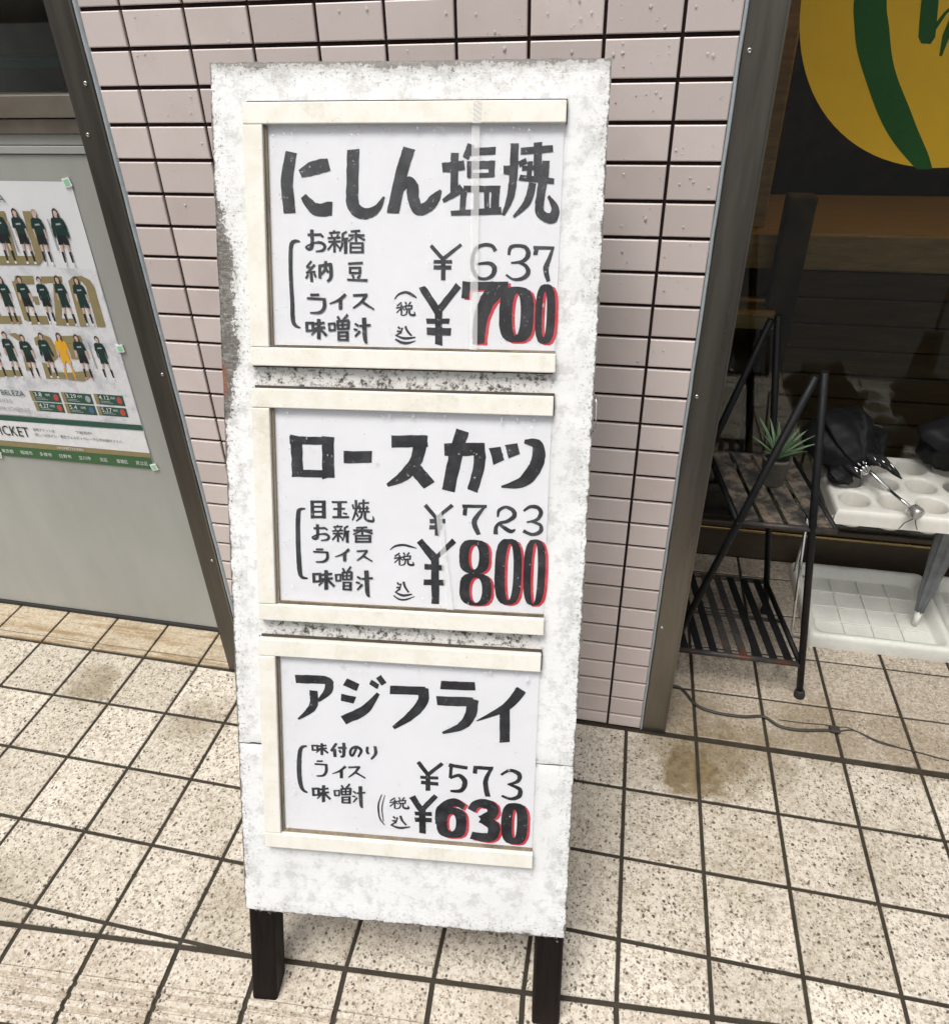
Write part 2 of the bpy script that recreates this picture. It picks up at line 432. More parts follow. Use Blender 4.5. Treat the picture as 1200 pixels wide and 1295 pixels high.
# ------------------------------------------------------------------ ground and street
TH = -0.004375
FO = Vector((-0.65867, -0.00017))
PF = 0.1501
JO = Vector((-0.2097, -0.6367)); JA = math.radians(4.24)
JD = Vector((math.cos(JA), math.sin(JA))); JN = Vector((math.sin(JA), -math.cos(JA)))
NOSE = 0.146
def fl(u, v):
    return Vector((FO.x + u * math.cos(TH) - v * math.sin(TH), FO.y + u * math.sin(TH) + v * math.cos(TH)))

b = MB(); b.poly([(-400, -400, -.125), (400, -400, -.125), (400, 400, -.125), (-400, 400, -.125)])
tag(b.build('street', 'street_asphalt'), kind='structure')

pave = MB()
p0 = JO + JD * -2.2 + JN * NOSE; p1 = JO + JD * 3.2 + JN * NOSE
out = [(p0.x, p0.y), (p1.x, p1.y), (p1.x, 1.9), (p0.x, 1.9)]
pave.prism(out, lambda u, v, h: (u, v, h), -.13, -.0035)
PAVE = tag(pave.build('pavement', 'floor_grout', fix=True), kind='structure')

def tile_mesh(name, w, d, t, matname, bev=.0016):
    """a slab with its top face at z = 0 and eased edges, origin at its centre"""
    m = MB(); n = 4
    a, c = w / 2, d / 2
    lo = [(-a, -c), (a, -c), (a, c), (-a, c)]
    hi = [(-a + bev, -c + bev), (a - bev, -c + bev), (a - bev, c - bev), (-a + bev, c - bev)]
    m.v = [(x, y, -t) for x, y in lo] + [(x, y, -bev * .7) for x, y in lo] + [(x, y, 0) for x, y in hi]
    for k in (0, 1):
        for j in range(4):
            m.f.append((k * 4 + j, k * 4 + (j + 1) % 4, k * 4 + 4 + (j + 1) % 4, k * 4 + 4 + j))
    m.f.append((8, 9, 10, 11)); m.m = [0] * len(m.f); m.sm = [False] * len(m.f)
    me = bpy.data.meshes.new(name); me.from_pydata(m.v, [], m.f); me.materials.append(MATS[matname]); me.update()
    return me
def clip(poly, inside):
    out = []
    for i in range(len(poly)):
        a, c = poly[i], poly[(i + 1) % len(poly)]
        da, dc = inside(a), inside(c)
        if da <= 0: out.append(a)
        if da * dc < 0:
            k = da / (da - dc); out.append((a[0] + (c[0] - a[0]) * k, a[1] + (c[1] - a[1]) * k))
    return out
JT = .0074
ME_T = tile_mesh('paving_tile', PF - JT, PF - JT, .010, 'paving_tile')
def jd(p): return (p[0] - JO.x) * JN.x + (p[1] - JO.y) * JN.y + .0045
def add_tile(me, c, name='paving_tile', rot=TH):
    o = link(name, me, PAVE)
    o.location = (c[0], c[1], random.uniform(-.0007, .0002)); o.rotation_euler = (random.uniform(-.002, .002), random.uniform(-.002, .002), rot)
    return o
extra = MB()
for row in range(0, 6):
    for u in range(-12, 25):
        h = JT / 2
        cor = [fl(u * PF + h, -(row + 1) * PF + h), fl((u + 1) * PF - h, -(row + 1) * PF + h), fl((u + 1) * PF - h, -row * PF - h), fl(u * PF + h, -row * PF - h)]
        cor = [(p.x, p.y) for p in cor]
        if all(jd(p) > 0 for p in cor): continue
        far = u < -3 or u > 16
        cut = any(jd(p) > 0 for p in cor)
        poly = clip(cor, jd) if cut else cor
        if len(poly) < 3: continue
        area = abs(sum(poly[i][0] * poly[(i + 1) % len(poly)][1] - poly[(i + 1) % len(poly)][0] * poly[i][1] for i in range(len(poly)))) / 2
        if area < 2e-5: continue
        if far:
            extra.prism(poly, lambda a, c, hh: (a, c, hh), -.010, 0, inset=.0015)
        elif cut:
            m = MB(); m.prism(poly, lambda a, c, hh: (a, c, hh), -.010, -.0003, inset=.0015)
            m.build('paving_tile', 'paving_tile', PAVE)
        else:
            cc = fl((u + .5) * PF, -(row + .5) * PF); add_tile(ME_T, cc)
# inside the recess in front of the shop window
ys = [0.0, .1365, .283, .433, .583, .668]
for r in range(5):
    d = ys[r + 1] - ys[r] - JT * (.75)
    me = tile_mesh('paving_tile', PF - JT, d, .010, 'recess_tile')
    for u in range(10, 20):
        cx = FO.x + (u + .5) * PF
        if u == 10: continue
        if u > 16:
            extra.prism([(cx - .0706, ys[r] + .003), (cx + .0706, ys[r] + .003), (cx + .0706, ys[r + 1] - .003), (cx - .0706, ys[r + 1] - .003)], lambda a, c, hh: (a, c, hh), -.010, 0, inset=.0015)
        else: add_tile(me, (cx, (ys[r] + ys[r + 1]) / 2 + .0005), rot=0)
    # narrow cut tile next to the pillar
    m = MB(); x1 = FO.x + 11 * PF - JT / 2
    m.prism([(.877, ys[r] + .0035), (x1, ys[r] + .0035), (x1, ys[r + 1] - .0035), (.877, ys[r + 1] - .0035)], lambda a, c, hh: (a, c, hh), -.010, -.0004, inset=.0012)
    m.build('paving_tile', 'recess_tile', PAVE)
tag(extra.build('outlying_tiles', 'paving_tile', PAVE), kind='stuff')

# row of ribbed step-edge tiles along the street
NP = .15023
prof = [(.0045, -.010), (.0045, -.0012), (.006, 0), (.062, 0)]
for g in (.067, .085, .104, .122):
    prof += [(g - .0045, -.0015), (g - .0022, .0026), (g + .0065, .0026), (g + .0082, -.0022), (g + .0110, -.0022), (g + .0120, -.0015)]
prof += [(.139, 0), (NOSE, -.006), (NOSE + .001, -.03)]
m = MB(); rows = []
for e in (-1, 1):
    hw = NP / 2 - .0045
    rows.append([(e * hw, -q, zz) for q, zz in prof])
m.grid(rows, False, 0, False)
for k in range(len(prof) - 1):
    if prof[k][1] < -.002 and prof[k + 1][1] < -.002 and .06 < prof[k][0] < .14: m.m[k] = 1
for e in (-1, 1):
    m.poly([(e * (NP / 2 - .0045), -q, zz) for q, zz in prof] + [(e * (NP / 2 - .0045), -NOSE, -.03), (e * (NP / 2 - .0045), -.0045, -.03)])
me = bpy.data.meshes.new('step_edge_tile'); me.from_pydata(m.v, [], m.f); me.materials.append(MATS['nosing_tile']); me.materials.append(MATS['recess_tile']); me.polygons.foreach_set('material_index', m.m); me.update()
for k in range(-7, 16):
    c = JO + JD * ((k + .5) * NP)
    o = link('step_edge_tile', me, PAVE); o.location = (c.x, c.y, random.uniform(-.0006, .0004)); o.rotation_euler = (0, random.uniform(-.002, .002), JA)

# smooth threshold tiles under the grey door
for u in range(-12, 4):
    x0 = FO.x + u * PF; x1 = x0 + PF
    if x1 > -.075: x1 = -.075
    if x0 > -.08: continue
    for ya, yb, zt in ((.0035, .0195, .0010), (.0225, .118, .0012)):
        m = MB(); m.prism([(x0 + .003, ya), (x1 - .003, ya), (x1 - .003, yb), (x0 + .003, yb)], lambda a, c, hh: (a, c, hh), -.010, zt, inset=.0015)
        m.build('threshold_tile', 'threshold_tile', PAVE)

# ------------------------------------------------------------------ tiled pillar
WT = empty('tiled_wall', (0, 0, 0), 'narrow wall of pink rectangular tiles with dark joints behind the menu board', 'wall')
b = MB(); b.box(-.0685, .8725, .0055, .66, -.003, 2.6)
b.build('grout_bed', 'wall_grout', WT)
RH, ZT = .0519433, 1.3358561
JW, JH = .0048, .0056
def wall_tile_mesh(w, h):
    m = tile_mesh('wall_tile', w, h, .009, 'wall_tile', .0014); return m
cols = [(-.0665, 0.0)] + [(.1 * k, .1 * (k + 1)) for k in range(8)] + [(.8, .8705)]
cache = {}
joined = MB()
for ci, (a, c) in enumerate(cols):
    xa = a + (JW / 2 if ci > 0 else 0); xb = c - (JW / 2 if ci < 9 else 0)
    for r in range(-23, 26):
        zt_ = ZT - r * RH - JH / 2; zb = ZT - (r + 1) * RH + JH / 2
        if r == 25: zb = .002
        if zt_ > 2.6: continue
        w, h = xb - xa, zt_ - zb
        if r < -3:
            joined.prism([(xa, zb), (xb, zb), (xb, zt_), (xa, zt_)], lambda u, v, hh: (u, -hh, v), -.009, 0, inset=.0014); continue
        key = (round(w, 5), round(h, 5))
        if key not in cache: cache[key] = wall_tile_mesh(w, h)
        o = link('wall_tile', cache[key], WT)
        o.location = ((xa + xb) / 2, random.uniform(-.0004, .0004), (zt_ + zb) / 2)
        o.rotation_euler = (math.pi / 2 + random.uniform(-.003, .003), 0, 0)
tag(joined.build('upper_tiles', 'wall_tile', WT), kind='stuff')
for xa, xb in ((-.0765, -.0670), (.8708, .8768)):
    m = MB(); n = 60; rows = []
    for k in range(n + 1):
        z = 2.6 * k / n; j = random.uniform(-.0006, .0006)
        rows.append([(xa + j, .004, z), (xa + (xb - xa) * .3 + j, -.0012, z), (xa + (xb - xa) * .7 + j, -.0012, z), (xb + j, .004, z)])
    m.grid(rows, False, 0, True); m.build('sealant_bead', 'sealant', WT)
# rain drops clinging to the tiles
def drops(mb, spots, to3, rmin, rmax, n=7):
    for u, v in spots:
        r = random.uniform(rmin, rmax) * random.choice((.6, 1, 1, 1.3)); el = random.choice((1, 1, 1.25, 1.7))
        rows = []
        for k in range(3):
            a = k / 3 * math.pi / 2
            rows.append([to3(u + r * math.cos(a) * math.cos(2 * math.pi * j / n), v + r * el * math.cos(a) * math.sin(2 * math.pi * j / n), r * .55 * math.sin(a)) for j in range(n)])
        mb.grid(rows, True, 0, True)
        bidx = len(mb.v); mb.f.append(tuple(range(bidx - n, bidx))); mb.m.append(0); mb.sm.append(True)
m = MB(); sp = []
while len(sp) < 300:
    x, z = random.uniform(-.06, .865), random.uniform(.55, 1.5)
    dens = (.25 + .75 * (x > .45)) * max(0, (z - .5) / .9) ** 1.3
    fx = ((x / .1) % 1); fz = ((ZT - z) / RH) % 1
    if random.random() < dens and .07 < fx < .93 and .12 < fz < .88: sp.append((x, z))
drops(m, sp, lambda u, v, h: (u, -h - .0005, v), .0008, .0019)
tag(m.build('rain_drops', 'water_drop', WT, fix=True), kind='stuff')

# steel posts on both sides of the pillar
def steel_post(x0, x1, depth, mat, screws, label):
    e = empty('steel_post', ((x0 + x1) / 2, 0, 0), label, 'door post')
    w = (x1 - x0) / 2
    m = MB(); m.box(-w, w, -.0015, depth, -.002, 2.6, bev=.0012); m.build('post_sleeve', mat, e)
    m = MB(); m.box(w - .0022, w + .0012, -.0032, .006, -.001, 2.598, bev=.0005); m.build('edge_bead', 'brushed_steel', e)
    for sx, sz in screws:
        m = MB(); q = sx - (x0 + x1) / 2
        rows = [[(q + r * math.cos(2 * math.pi * k / 12), y, sz + r * math.sin(2 * math.pi * k / 12)) for k in range(12)] for r, y in ((.0034, -.0012), (.0033, -.0028), (.0016, -.0034), (.0012, -.0026), (.0002, -.0026))]
        m.grid(rows, True, 0, True); m.build('screw', 'screw_metal', e)
    return e
steel_post(-.1225, -.0768, .118, 'dark_bronze_steel', ((-.0877, 1.2912), (-.1081, 1.2181), (-.089, .8003), (-.089, .35)), 'dark bronze steel post between the grey door and the pink tiles')
steel_post(.8770, .9245, .66, 'brushed_steel', ((.8853, 1.3165), (.8851, .8235), (.8853, .31)), 'brushed steel post between the pink tiles and the shop window recess')

# ------------------------------------------------------------------ grey door with window, left of the pillar
DY = .119
DR = empty('panel_door', (-.7, DY, 0), 'grey painted metal door with a dark window, poster taped to its lower panel', 'door')
def dbox(name, x0, x1, y0, y1, z0, z1, mat, bev=.0015, par=DR):
    m = MB(); m.box(x0 + .7, x1 + .7, y0, y1, z0, z1, bev=bev); return m.build(name, mat, par)
dbox('lower_panel', -1.9, -.1265, 0, .03, .012, 1.1685, 'door_paint')
dbox('weather_strip', -1.9, -.1245, -.006, .03, .0022, .0118, 'black_rubber', .001)
dbox('rail', -1.9, -.1265, -.0035, .03, 1.1700, 1.1835, 'door_paint_light')
dbox('rail', -1.9, -.1265, -.001, .03, 1.1845, 1.2035, 'door_paint')
dbox('rail', -1.9, -.1265, -.008, .03, 1.2045, 1.2285, 'rail_bronze')
dbox('rail', -1.9, -.1265, -.016, .03, 1.2310, 1.2670, 'rail_bronze')
dbox('rail', -1.9, -.1265, -.016, .03, 2.2, 2.598, 'rail_bronze')
dbox('window_glass', -1.9, -.1265, .010, .014, 1.2672, 2.1995, 'window_glass', 0)
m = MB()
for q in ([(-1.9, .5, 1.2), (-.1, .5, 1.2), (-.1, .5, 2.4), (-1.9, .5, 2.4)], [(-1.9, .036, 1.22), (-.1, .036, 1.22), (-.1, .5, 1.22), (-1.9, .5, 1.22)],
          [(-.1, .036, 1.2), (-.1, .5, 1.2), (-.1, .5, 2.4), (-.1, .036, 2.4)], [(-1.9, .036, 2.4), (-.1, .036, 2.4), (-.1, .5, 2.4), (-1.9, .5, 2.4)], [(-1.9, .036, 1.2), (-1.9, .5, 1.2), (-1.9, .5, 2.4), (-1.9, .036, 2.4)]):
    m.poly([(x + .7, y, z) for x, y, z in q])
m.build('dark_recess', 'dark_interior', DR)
dbox('ledge_cloth', -1.9, -.16, .10, .20, 1.30, 1.318, 'teal_cloth', .003)
dbox('left_stile', -1.96, -1.9005, -.01, .12, -.002, 2.598, 'dark_bronze_steel')

# ------------------------------------------------------------------ upper building and recess shell
m = MB(); m.box(-2.4, 2.6, .002, 3.2, 2.601, 4.2); tag(m.build('upper_facade', 'upper_wall'), 'plain beige upper wall of the building above the shop front', 'wall')
m = MB(); m.box(2.2, 2.6, .0, 3.2, -.002, 2.6); tag(m.build('side_wall', 'upper_wall'), 'plain beige wall closing the far side of the window recess', 'wall')
m = MB(); m.box(-2.4, -1.962, .0, 3.2, -.002, 2.6); tag(m.build('end_wall', 'upper_wall'), 'plain beige wall beyond the grey door', 'wall')
m = MB(); m.box(.926, 2.199, .001, .655, 2.25, 2.6); tag(m.build('recess_ceiling', 'upper_wall'), kind='structure')

# ------------------------------------------------------------------ shop window at the back of the recess
GY = .67
SF = empty('shop_window', (.926, GY, 0), 'large clear shop window with bronze kick plate and gold sill rail', 'window')
def sbox(name, x0, x1, y0, y1, z0, z1, mat, bev=.001):
    m = MB(); m.box(x0 - .926, x1 - .926, y0 - GY, y1 - GY, z0, z1, bev=bev); return m.build(name, mat, SF)
sbox('kick_plate', .875, 2.198, .668, .70, .0, .097, 'kick_plate')
sbox('sill_rail', .875, 2.198, .656, .70, .0975, .106, 'gold_rail', .002)
sbox('sill_cap', .875, 2.198, .662, .70, .107, .122, 'kick_plate', .002)
sbox('glass_pane', .875, 2.198, .670, .676, .122, 2.44, 'window_glass', 0)
sbox('head_rail', .875, 2.198, .655, .70, 2.4405, 2.4495, 'kick_plate', .001)

# round yellow decal with green brush strokes on the inside of the glass
DC = empty('window_decal', (1.3671, .669, 1.3835), 'round yellow decal with dark green brush strokes on the shop window', 'decal')
m = MB(); n = 96
ring = [(.3234 * math.cos(2 * math.pi * k / n), .3234 * math.sin(2 * math.pi * k / n)) for k in range(n)]
m.prism(ring, lambda u, v, h: (u, -h, v), .0002, .0008); m.build('disc', 'decal_yellow', DC)
def dec(name, pts, h):
    m = MB(); m.prism([(x * .1 - 1.3671, z * .1 - 1.3835) for x, z in pts], lambda u, v, hh: (u, -hh, v), .0009, h); return m.build(name, 'decal_green', DC)
L_ = catmull([(11.42, 15.2), (11.36, 14.3), (11.4, 13.62), (11.5, 13.22), (11.65, 12.78), (11.93, 12.26), (12.35, 11.58), (12.75, 11.09), (13.22, 10.66), (13.35, 10.57)], 5)
R_ = catmull([(13.63, 10.58), (13.46, 10.88), (13.14, 11.34), (12.9, 11.71), (12.52, 12.28), (12.32, 12.67), (12.15, 13.14), (11.99, 13.6), (11.95, 14.3), (11.98, 15.25)], 5)
m = MB()
for k in range(len(L_) - 1):
    def rp(u):
        q = u * (len(R_) - 1); i = min(int(q), len(R_) - 2); f = q - i
        a, c = R_[::-1][i], R_[::-1][i + 1]; return (a[0] + (c[0] - a[0]) * f, a[1] + (c[1] - a[1]) * f)
    a, c = L_[k], L_[k + 1]; d, e = rp(k / (len(L_) - 1)), rp((k + 1) / (len(L_) - 1))
    m.poly([((x * .1 - 1.3671), -.0012, (z * .1 - 1.3835)) for x, z in (a, c, e, d)])
m.build('brush_stroke', 'decal_green', DC)
for pts in ([(12.55, 14.9), (12.60, 13.58), (12.65, 13.28), (12.71, 12.98), (12.79, 12.87), (12.96, 12.86), (13.01, 12.97), (12.98, 13.15), (12.90, 13.58), (12.93, 14.9)],
            [(12.99, 13.10), (13.10, 13.35), (13.32, 13.62), (13.27, 13.62), (13.05, 13.38), (12.96, 13.22)],
            [(13.32, 13.60), (13.17, 13.27), (13.13, 13.0), (13.17, 12.65), (13.22, 12.65), (13.26, 12.96), (13.44, 13.35), (13.55, 13.60)],
            [(14.2, 14.6), (14.0, 13.2), (14.3, 12.2), (14.5, 12.3), (14.35, 13.2), (14.6, 14.6)]):
    dec('brush_stroke', pts, .0014)

# what shows behind the glass: dark room, timber counter, stool, posts
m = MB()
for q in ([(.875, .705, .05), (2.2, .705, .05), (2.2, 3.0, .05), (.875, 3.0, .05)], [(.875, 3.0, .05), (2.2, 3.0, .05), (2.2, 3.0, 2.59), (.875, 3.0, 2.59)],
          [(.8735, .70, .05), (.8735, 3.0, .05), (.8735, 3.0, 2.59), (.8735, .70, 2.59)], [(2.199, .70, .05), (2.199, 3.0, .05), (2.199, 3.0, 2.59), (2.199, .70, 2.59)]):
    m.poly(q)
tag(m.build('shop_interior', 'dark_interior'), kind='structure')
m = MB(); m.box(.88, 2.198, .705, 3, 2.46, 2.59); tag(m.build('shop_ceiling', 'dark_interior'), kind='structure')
CT = empty('timber_counter', (1.1, .9, .05), 'low timber counter with a thick tan top inside the shop window', 'counter')
m = MB(); m.box(-.06, 1.08, -.01, .45, .722, .815, bev=.006); m.build('counter_top', 'tan_wood', CT)
for k in range(9):
    m = MB(); m.box(.04, 1.06, .03 + .0015 * (k % 2), .05, .06 + k * .0725, .06 + (k + 1) * .0725 - .004, bev=.003); m.build('front_board', 'brown_wood', CT)
m = MB(); m.box(-.05, .035, .02, .4, .0, .72, bev=.003); m.build('end_panel', 'dark_interior', CT)
ST = empty('timber_stool', (1.06, .80, .05), 'small tan timber stool seat just behind the shop window', 'stool')
m = MB(); m.box(-.10, .078, -.02, .16, .598, .640, bev=.004); m.build('seat', 'tan_wood', ST)
for sx in (-.085, .06):
    for sy in (0, .13):
        m = MB(); m.tube([(sx * 1.1, sy, 0), (sx, sy, .598)], .011, 8); m.build('leg', 'black_iron', ST)
m = MB(); m.box(1.055, 1.095, .93, .97, .865, 1.9, bev=.004); tag(m.build('timber_post', 'tan_wood'), 'slim tan timber post standing on the counter inside the shop', 'post')
m = MB(); m.box(1.118, 1.185, .81, .86, .05, .97, bev=.006); tag(m.build('dark_post', 'dark_interior'), 'dark square post in front of the timber counter inside the shop', 'post')

# warm pendant lamp hanging inside the shop (its reflections show on the sill rail)
PN = empty('pendant_lamp', (1.50, .80, 1.68), 'small warm pendant lamp hanging inside the shop', 'lamp')
m = MB(); n = 20
m.grid([[(r * math.cos(2 * math.pi * k / n), r * math.sin(2 * math.pi * k / n), z) for k in range(n)] for r, z in ((.11, 0), (.10, .03), (.05, .09), (.02, .10), (.003, .105), (.003, .775))], True, 0, True); m.build('lamp_shade', 'black_iron', PN)
m, t = newmat('bulb_glow', (1, .8, .5), .5); t.b.inputs['Emission Color'].default_value = (1, .66, .30, 1); t.b.inputs['Emission Strength'].default_value = 90
m = MB(); m.grid([[(.035 * math.sin(math.pi * j / 8 + 1e-3) * math.cos(2 * math.pi * k / 14), .035 * math.sin(math.pi * j / 8 + 1e-3) * math.sin(2 * math.pi * k / 14), .02 - .035 * math.cos(math.pi * j / 8)) for k in range(14)] for j in range(9)], True, 0, True)
m.build('bulb', 'bulb_glow', PN)

# canvas canopy added above the view to keep the recess in shade
AW = empty('added_awning', (1.56, 0, 2.3), 'dark canvas canopy added out of view to shade the window recess', 'added_awning')
noisy('awning_canvas', (.06, .045, .03), .8, amount=.2, scale=20)
m = MB(); m.grid([[(x, y, z - .004 * math.sin((x + .64) * 30)) for x in [-.62 + 1.26 * k / 40 for k in range(41)]] for y, z in ((-.003, .12), (-.08, .09), (-.18, .05), (-.185, -.02))], False, 0, True); m.build('canvas', 'awning_canvas', AW)
for x in (-.6, .62):
    m = MB(); m.tube([(x, -.004, -.15), (x, -.175, .045)], .012, 8); m.build('arm', 'black_iron', AW)

# ------------------------------------------------------------------ the menu board
EX = Vector((0.993886, 0.109611, -0.013286)); EZ = Vector((-0.027335, 0.360855, 0.932221)); EN = Vector((0.106976, -0.926158, 0.361644))
BM = empty('menu_board', (0, 0, 0), 'tall worn white standing signboard with three handwritten menus, dark legs', 'signboard')
BMAT = Matrix((((EX.x, -EN.x, EZ.x, .2531558), (EX.y, -EN.y, EZ.y, -.676623), (EX.z, -EN.z, EZ.z, 0), (0, 0, 0, 1))))
BM.matrix_world = BMAT
BW, Z0, Z1 = .505, .183, 1.421
def floor_z(x, y): return (y * EN.z - x * EX.z) / EZ.z

def panel(z0, z1, name, rag_bottom):
    nx, nz = 64, int((z1 - z0) / .008); m = MB(); rows = []
    rb = [random.gauss(0, 1) for _ in range(400)]
    def rag(k, amp): return amp * (rb[k % 400] * .6 + rb[(k // 4) % 400] * .8)
    for j in range(nz + 1):
        row = []
        for i in range(nx + 1):
            x = BW * i / nx; z = z0 + (z1 - z0) * j / nz
            if i == 0: x += rag(j + int(z0 * 100), .0004)
            if i == nx: x += rag(j + 90 + int(z0 * 100), .0005)
            if j == 0: z += rag(i + 37, .0014 if rag_bottom else .0004)
            if j == nz: z += rag(i + 211, .0004)
            y = random.uniform(-.00035, .00035)
            if i in (0, nx) or (j in (0, nz)): y += .0012
            row.append((x, y, z))
        rows.append(row)
    m.grid(rows, False, 0, True)
    T = .0105
    loop = rows[0] + [r[-1] for r in rows[1:]] + rows[-1][::-1][1:] + [r[0] for r in rows[::-1][1:-1]]
    back = [(x, T, z) for x, y, z in loop]
    for k in range(len(loop)):
        q = (k + 1) % len(loop); m.poly([loop[q], loop[k], back[k], back[q]], 1)
    m.poly(back, 1)
    o = m.build(name, ['worn_white_paint', 'board_core'], BM); return o
panel(.4746, Z1, 'plywood_panel', False)
panel(Z0, .4732, 'plywood_panel', True)
for x0, x1 in ((.001, .043), (.460, .5035)):
    m = MB(); y0, y1 = .0108, .052; bv = .003
    xs = [(x0 + bv, y0), (x1 - bv, y0), (x1, y0 + bv), (x1, y1), (x0, y1), (x0, y0 + bv)]
    m.grid([[(x, y, floor_z(x, y)) for x, y in xs], [(x, y, floor_z(x, y) + .05) for x, y in xs], [(x, y, 1.39) for x, y in xs]], True, 0, False, True)
    m.build('leg', 'dark_stained_wood', BM, fix=True)
    # white overspill of paint at the top of each leg
    m = MB()
    for k in range(26):
        a = x0 + (x1 - x0) * random.random(); w = random.uniform(.0015, .005); z = .1815 - abs(random.gauss(0, .007))
        m.poly([(a, y0 - .0004 - k * .00002, z), (a + w, y0 - .0004 - k * .00002, z - .001), (a + w * .8, y0 - .0004 - k * .00002, z + .003), (a + .0004, y0 - .0004 - k * .00002, z + .0025)])
    tag(m.build('paint_spatter', 'worn_white_paint', BM), kind='stuff')
# rear prop frame, hinged under the top edge
inv = BMAT.inverted()
def tolocal(p): return inv @ Vector(p)
for x in (.035, .445):
    m = MB(); top = Vector((x, .055, 1.36)); tw = BMAT @ top
    foot = Vector((tw.x + (.02 if x < .2 else -.02), -.045, 0))
    pts = []
    for base, zz in ((foot, 0), (tw, None)):
        for dx, dy in ((-.018, -.014), (.018, -.014), (.018, .014), (-.018, .014)):
            q = Vector((base.x + dx, base.y + dy, base.z)); pts.append(tuple(tolocal(q)))
    m.grid([pts[:4], pts[4:]], True, 0, False, True); m.build('prop_leg', 'dark_stained_wood', BM, fix=True)
m = MB(); m.box(.02, .485, .053, .062, 1.345, 1.385); m.build('hinge_rail', 'dark_stained_wood', BM)
# bent wire hook on the right edge
m = MB(); m.tube([(.506, .004, 1.012), (.5085, .000, 1.004), (.5088, -.001, .985), (.5082, -.001, .968), (.505, .003, .965)], .0011, 6); m.build('wire_hook', 'chrome', BM)

FR = [(.046, .4525, 1.0420, 1.3710), (.044, .4520, .6790, 1.0115), (.041, .4500, .3090, .6500)]
LBL = ['menu sheet with the dish priced 700 yen', 'menu sheet with the dish priced 800 yen', 'menu sheet with the dish priced 630 yen']
def bar(x0, x1, z0, z1, h=.0125):
    m = MB(); m.box(x0, x1, -h, .0004, z0, z1, bev=.0014); return m.build('frame_strip', 'cream_frame', BM)
SHEETS = []
for k, (x0, x1, z0, z1) in enumerate(FR):
    wt = .0245
    bar(x0, x1, z1 - wt - .0015, z1)                   # top
    bar(x0, x1, z0, z0 + wt)                           # bottom
    bar(x0, x0 + .0255, z0 + wt + .0004, z1 - wt - .0019)     # left, butted between them
    # stained rebate inside the frame
    for a, c, d, e in ((x0 + .0258, x0 + .0292, z0 + wt + .0004, z1 - wt - .002), (x0 + .0294, x1 - .001, z0 + wt + .0002, z0 + wt + .0036)):
        m = MB(); m.box(a, c, -.0062, .0002, d, e); m.build('rebate_strip', 'frame_inner', BM)
    m = MB(); m.box(x0 - .0016, x1 - .003, -.0011, .0003, z0 - .0022, z1 + .0002); m.build('painted_shadow_gap', 'frame_dark_edge', BM)  # dark strip standing in for the shadow line around the frame
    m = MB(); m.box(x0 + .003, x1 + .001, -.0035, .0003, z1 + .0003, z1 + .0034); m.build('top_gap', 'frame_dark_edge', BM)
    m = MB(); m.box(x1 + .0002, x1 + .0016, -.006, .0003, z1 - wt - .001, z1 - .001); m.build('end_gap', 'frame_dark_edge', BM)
    m = MB(); m.box(x0 + .0265, x1 - .0015, -.0018, .0002, z0 + wt - .003, z1 - wt + .003)
    s = m.build('menu_sheet', 'menu_paper', BM); s['label'] = LBL[k]; SHEETS.append(s)
    m = MB(); m.box(x0 + .0262, x1 + .0005, -.0078, -.0062, z0 + wt + .0002, z1 - wt - .0018); m.build('clear_cover', 'acrylic', BM)
    m = MB(); sp = []
    zt = z1 - wt - .004; zb = z0 + wt + .005
    for _ in range(46): sp.append((random.uniform(x0 + .035, x1 - .008), random.uniform(zb, zt)))
    for _ in range(34): sp.append((random.uniform(x0 + .035, x1 - .008), zt - abs(random.gauss(0, .006))))
    for _ in range(20): sp.append((random.uniform(x0 + .033, x0 + .05), random.uniform(zb, zt)))
    drops(m, sp, lambda u, v, h: (u, -.0080 - h, v), .0006, .0015)
    tag(m.build('rain_drops', 'water_drop', BM, fix=True), kind='stuff')
# two strips of clear tape holding cracked covers
for pts in ([(.337, 1.3435), (.347, 1.3435), (.350, 1.069), (.340, 1.069)], [(.298, .850), (.306, .850), (.325, .708), (.315, .708)]):
    m = MB(); m.prism(pts, lambda u, v, h: (u, -h, v), .0080, .0083); m.build('clear_tape', 'clear_tape', BM)
m = MB(); n_ = 9; rows = []
for j in range(30):
    z = 1.3445 + .0265 * j / 29
    rows.append([(.3385 + .0105 * i / 8, -.0129 - .00015 * math.sin(j + i), z) for i in range(n_)])
m.grid(rows, False); m.build('clear_tape', 'clear_tape', BM)

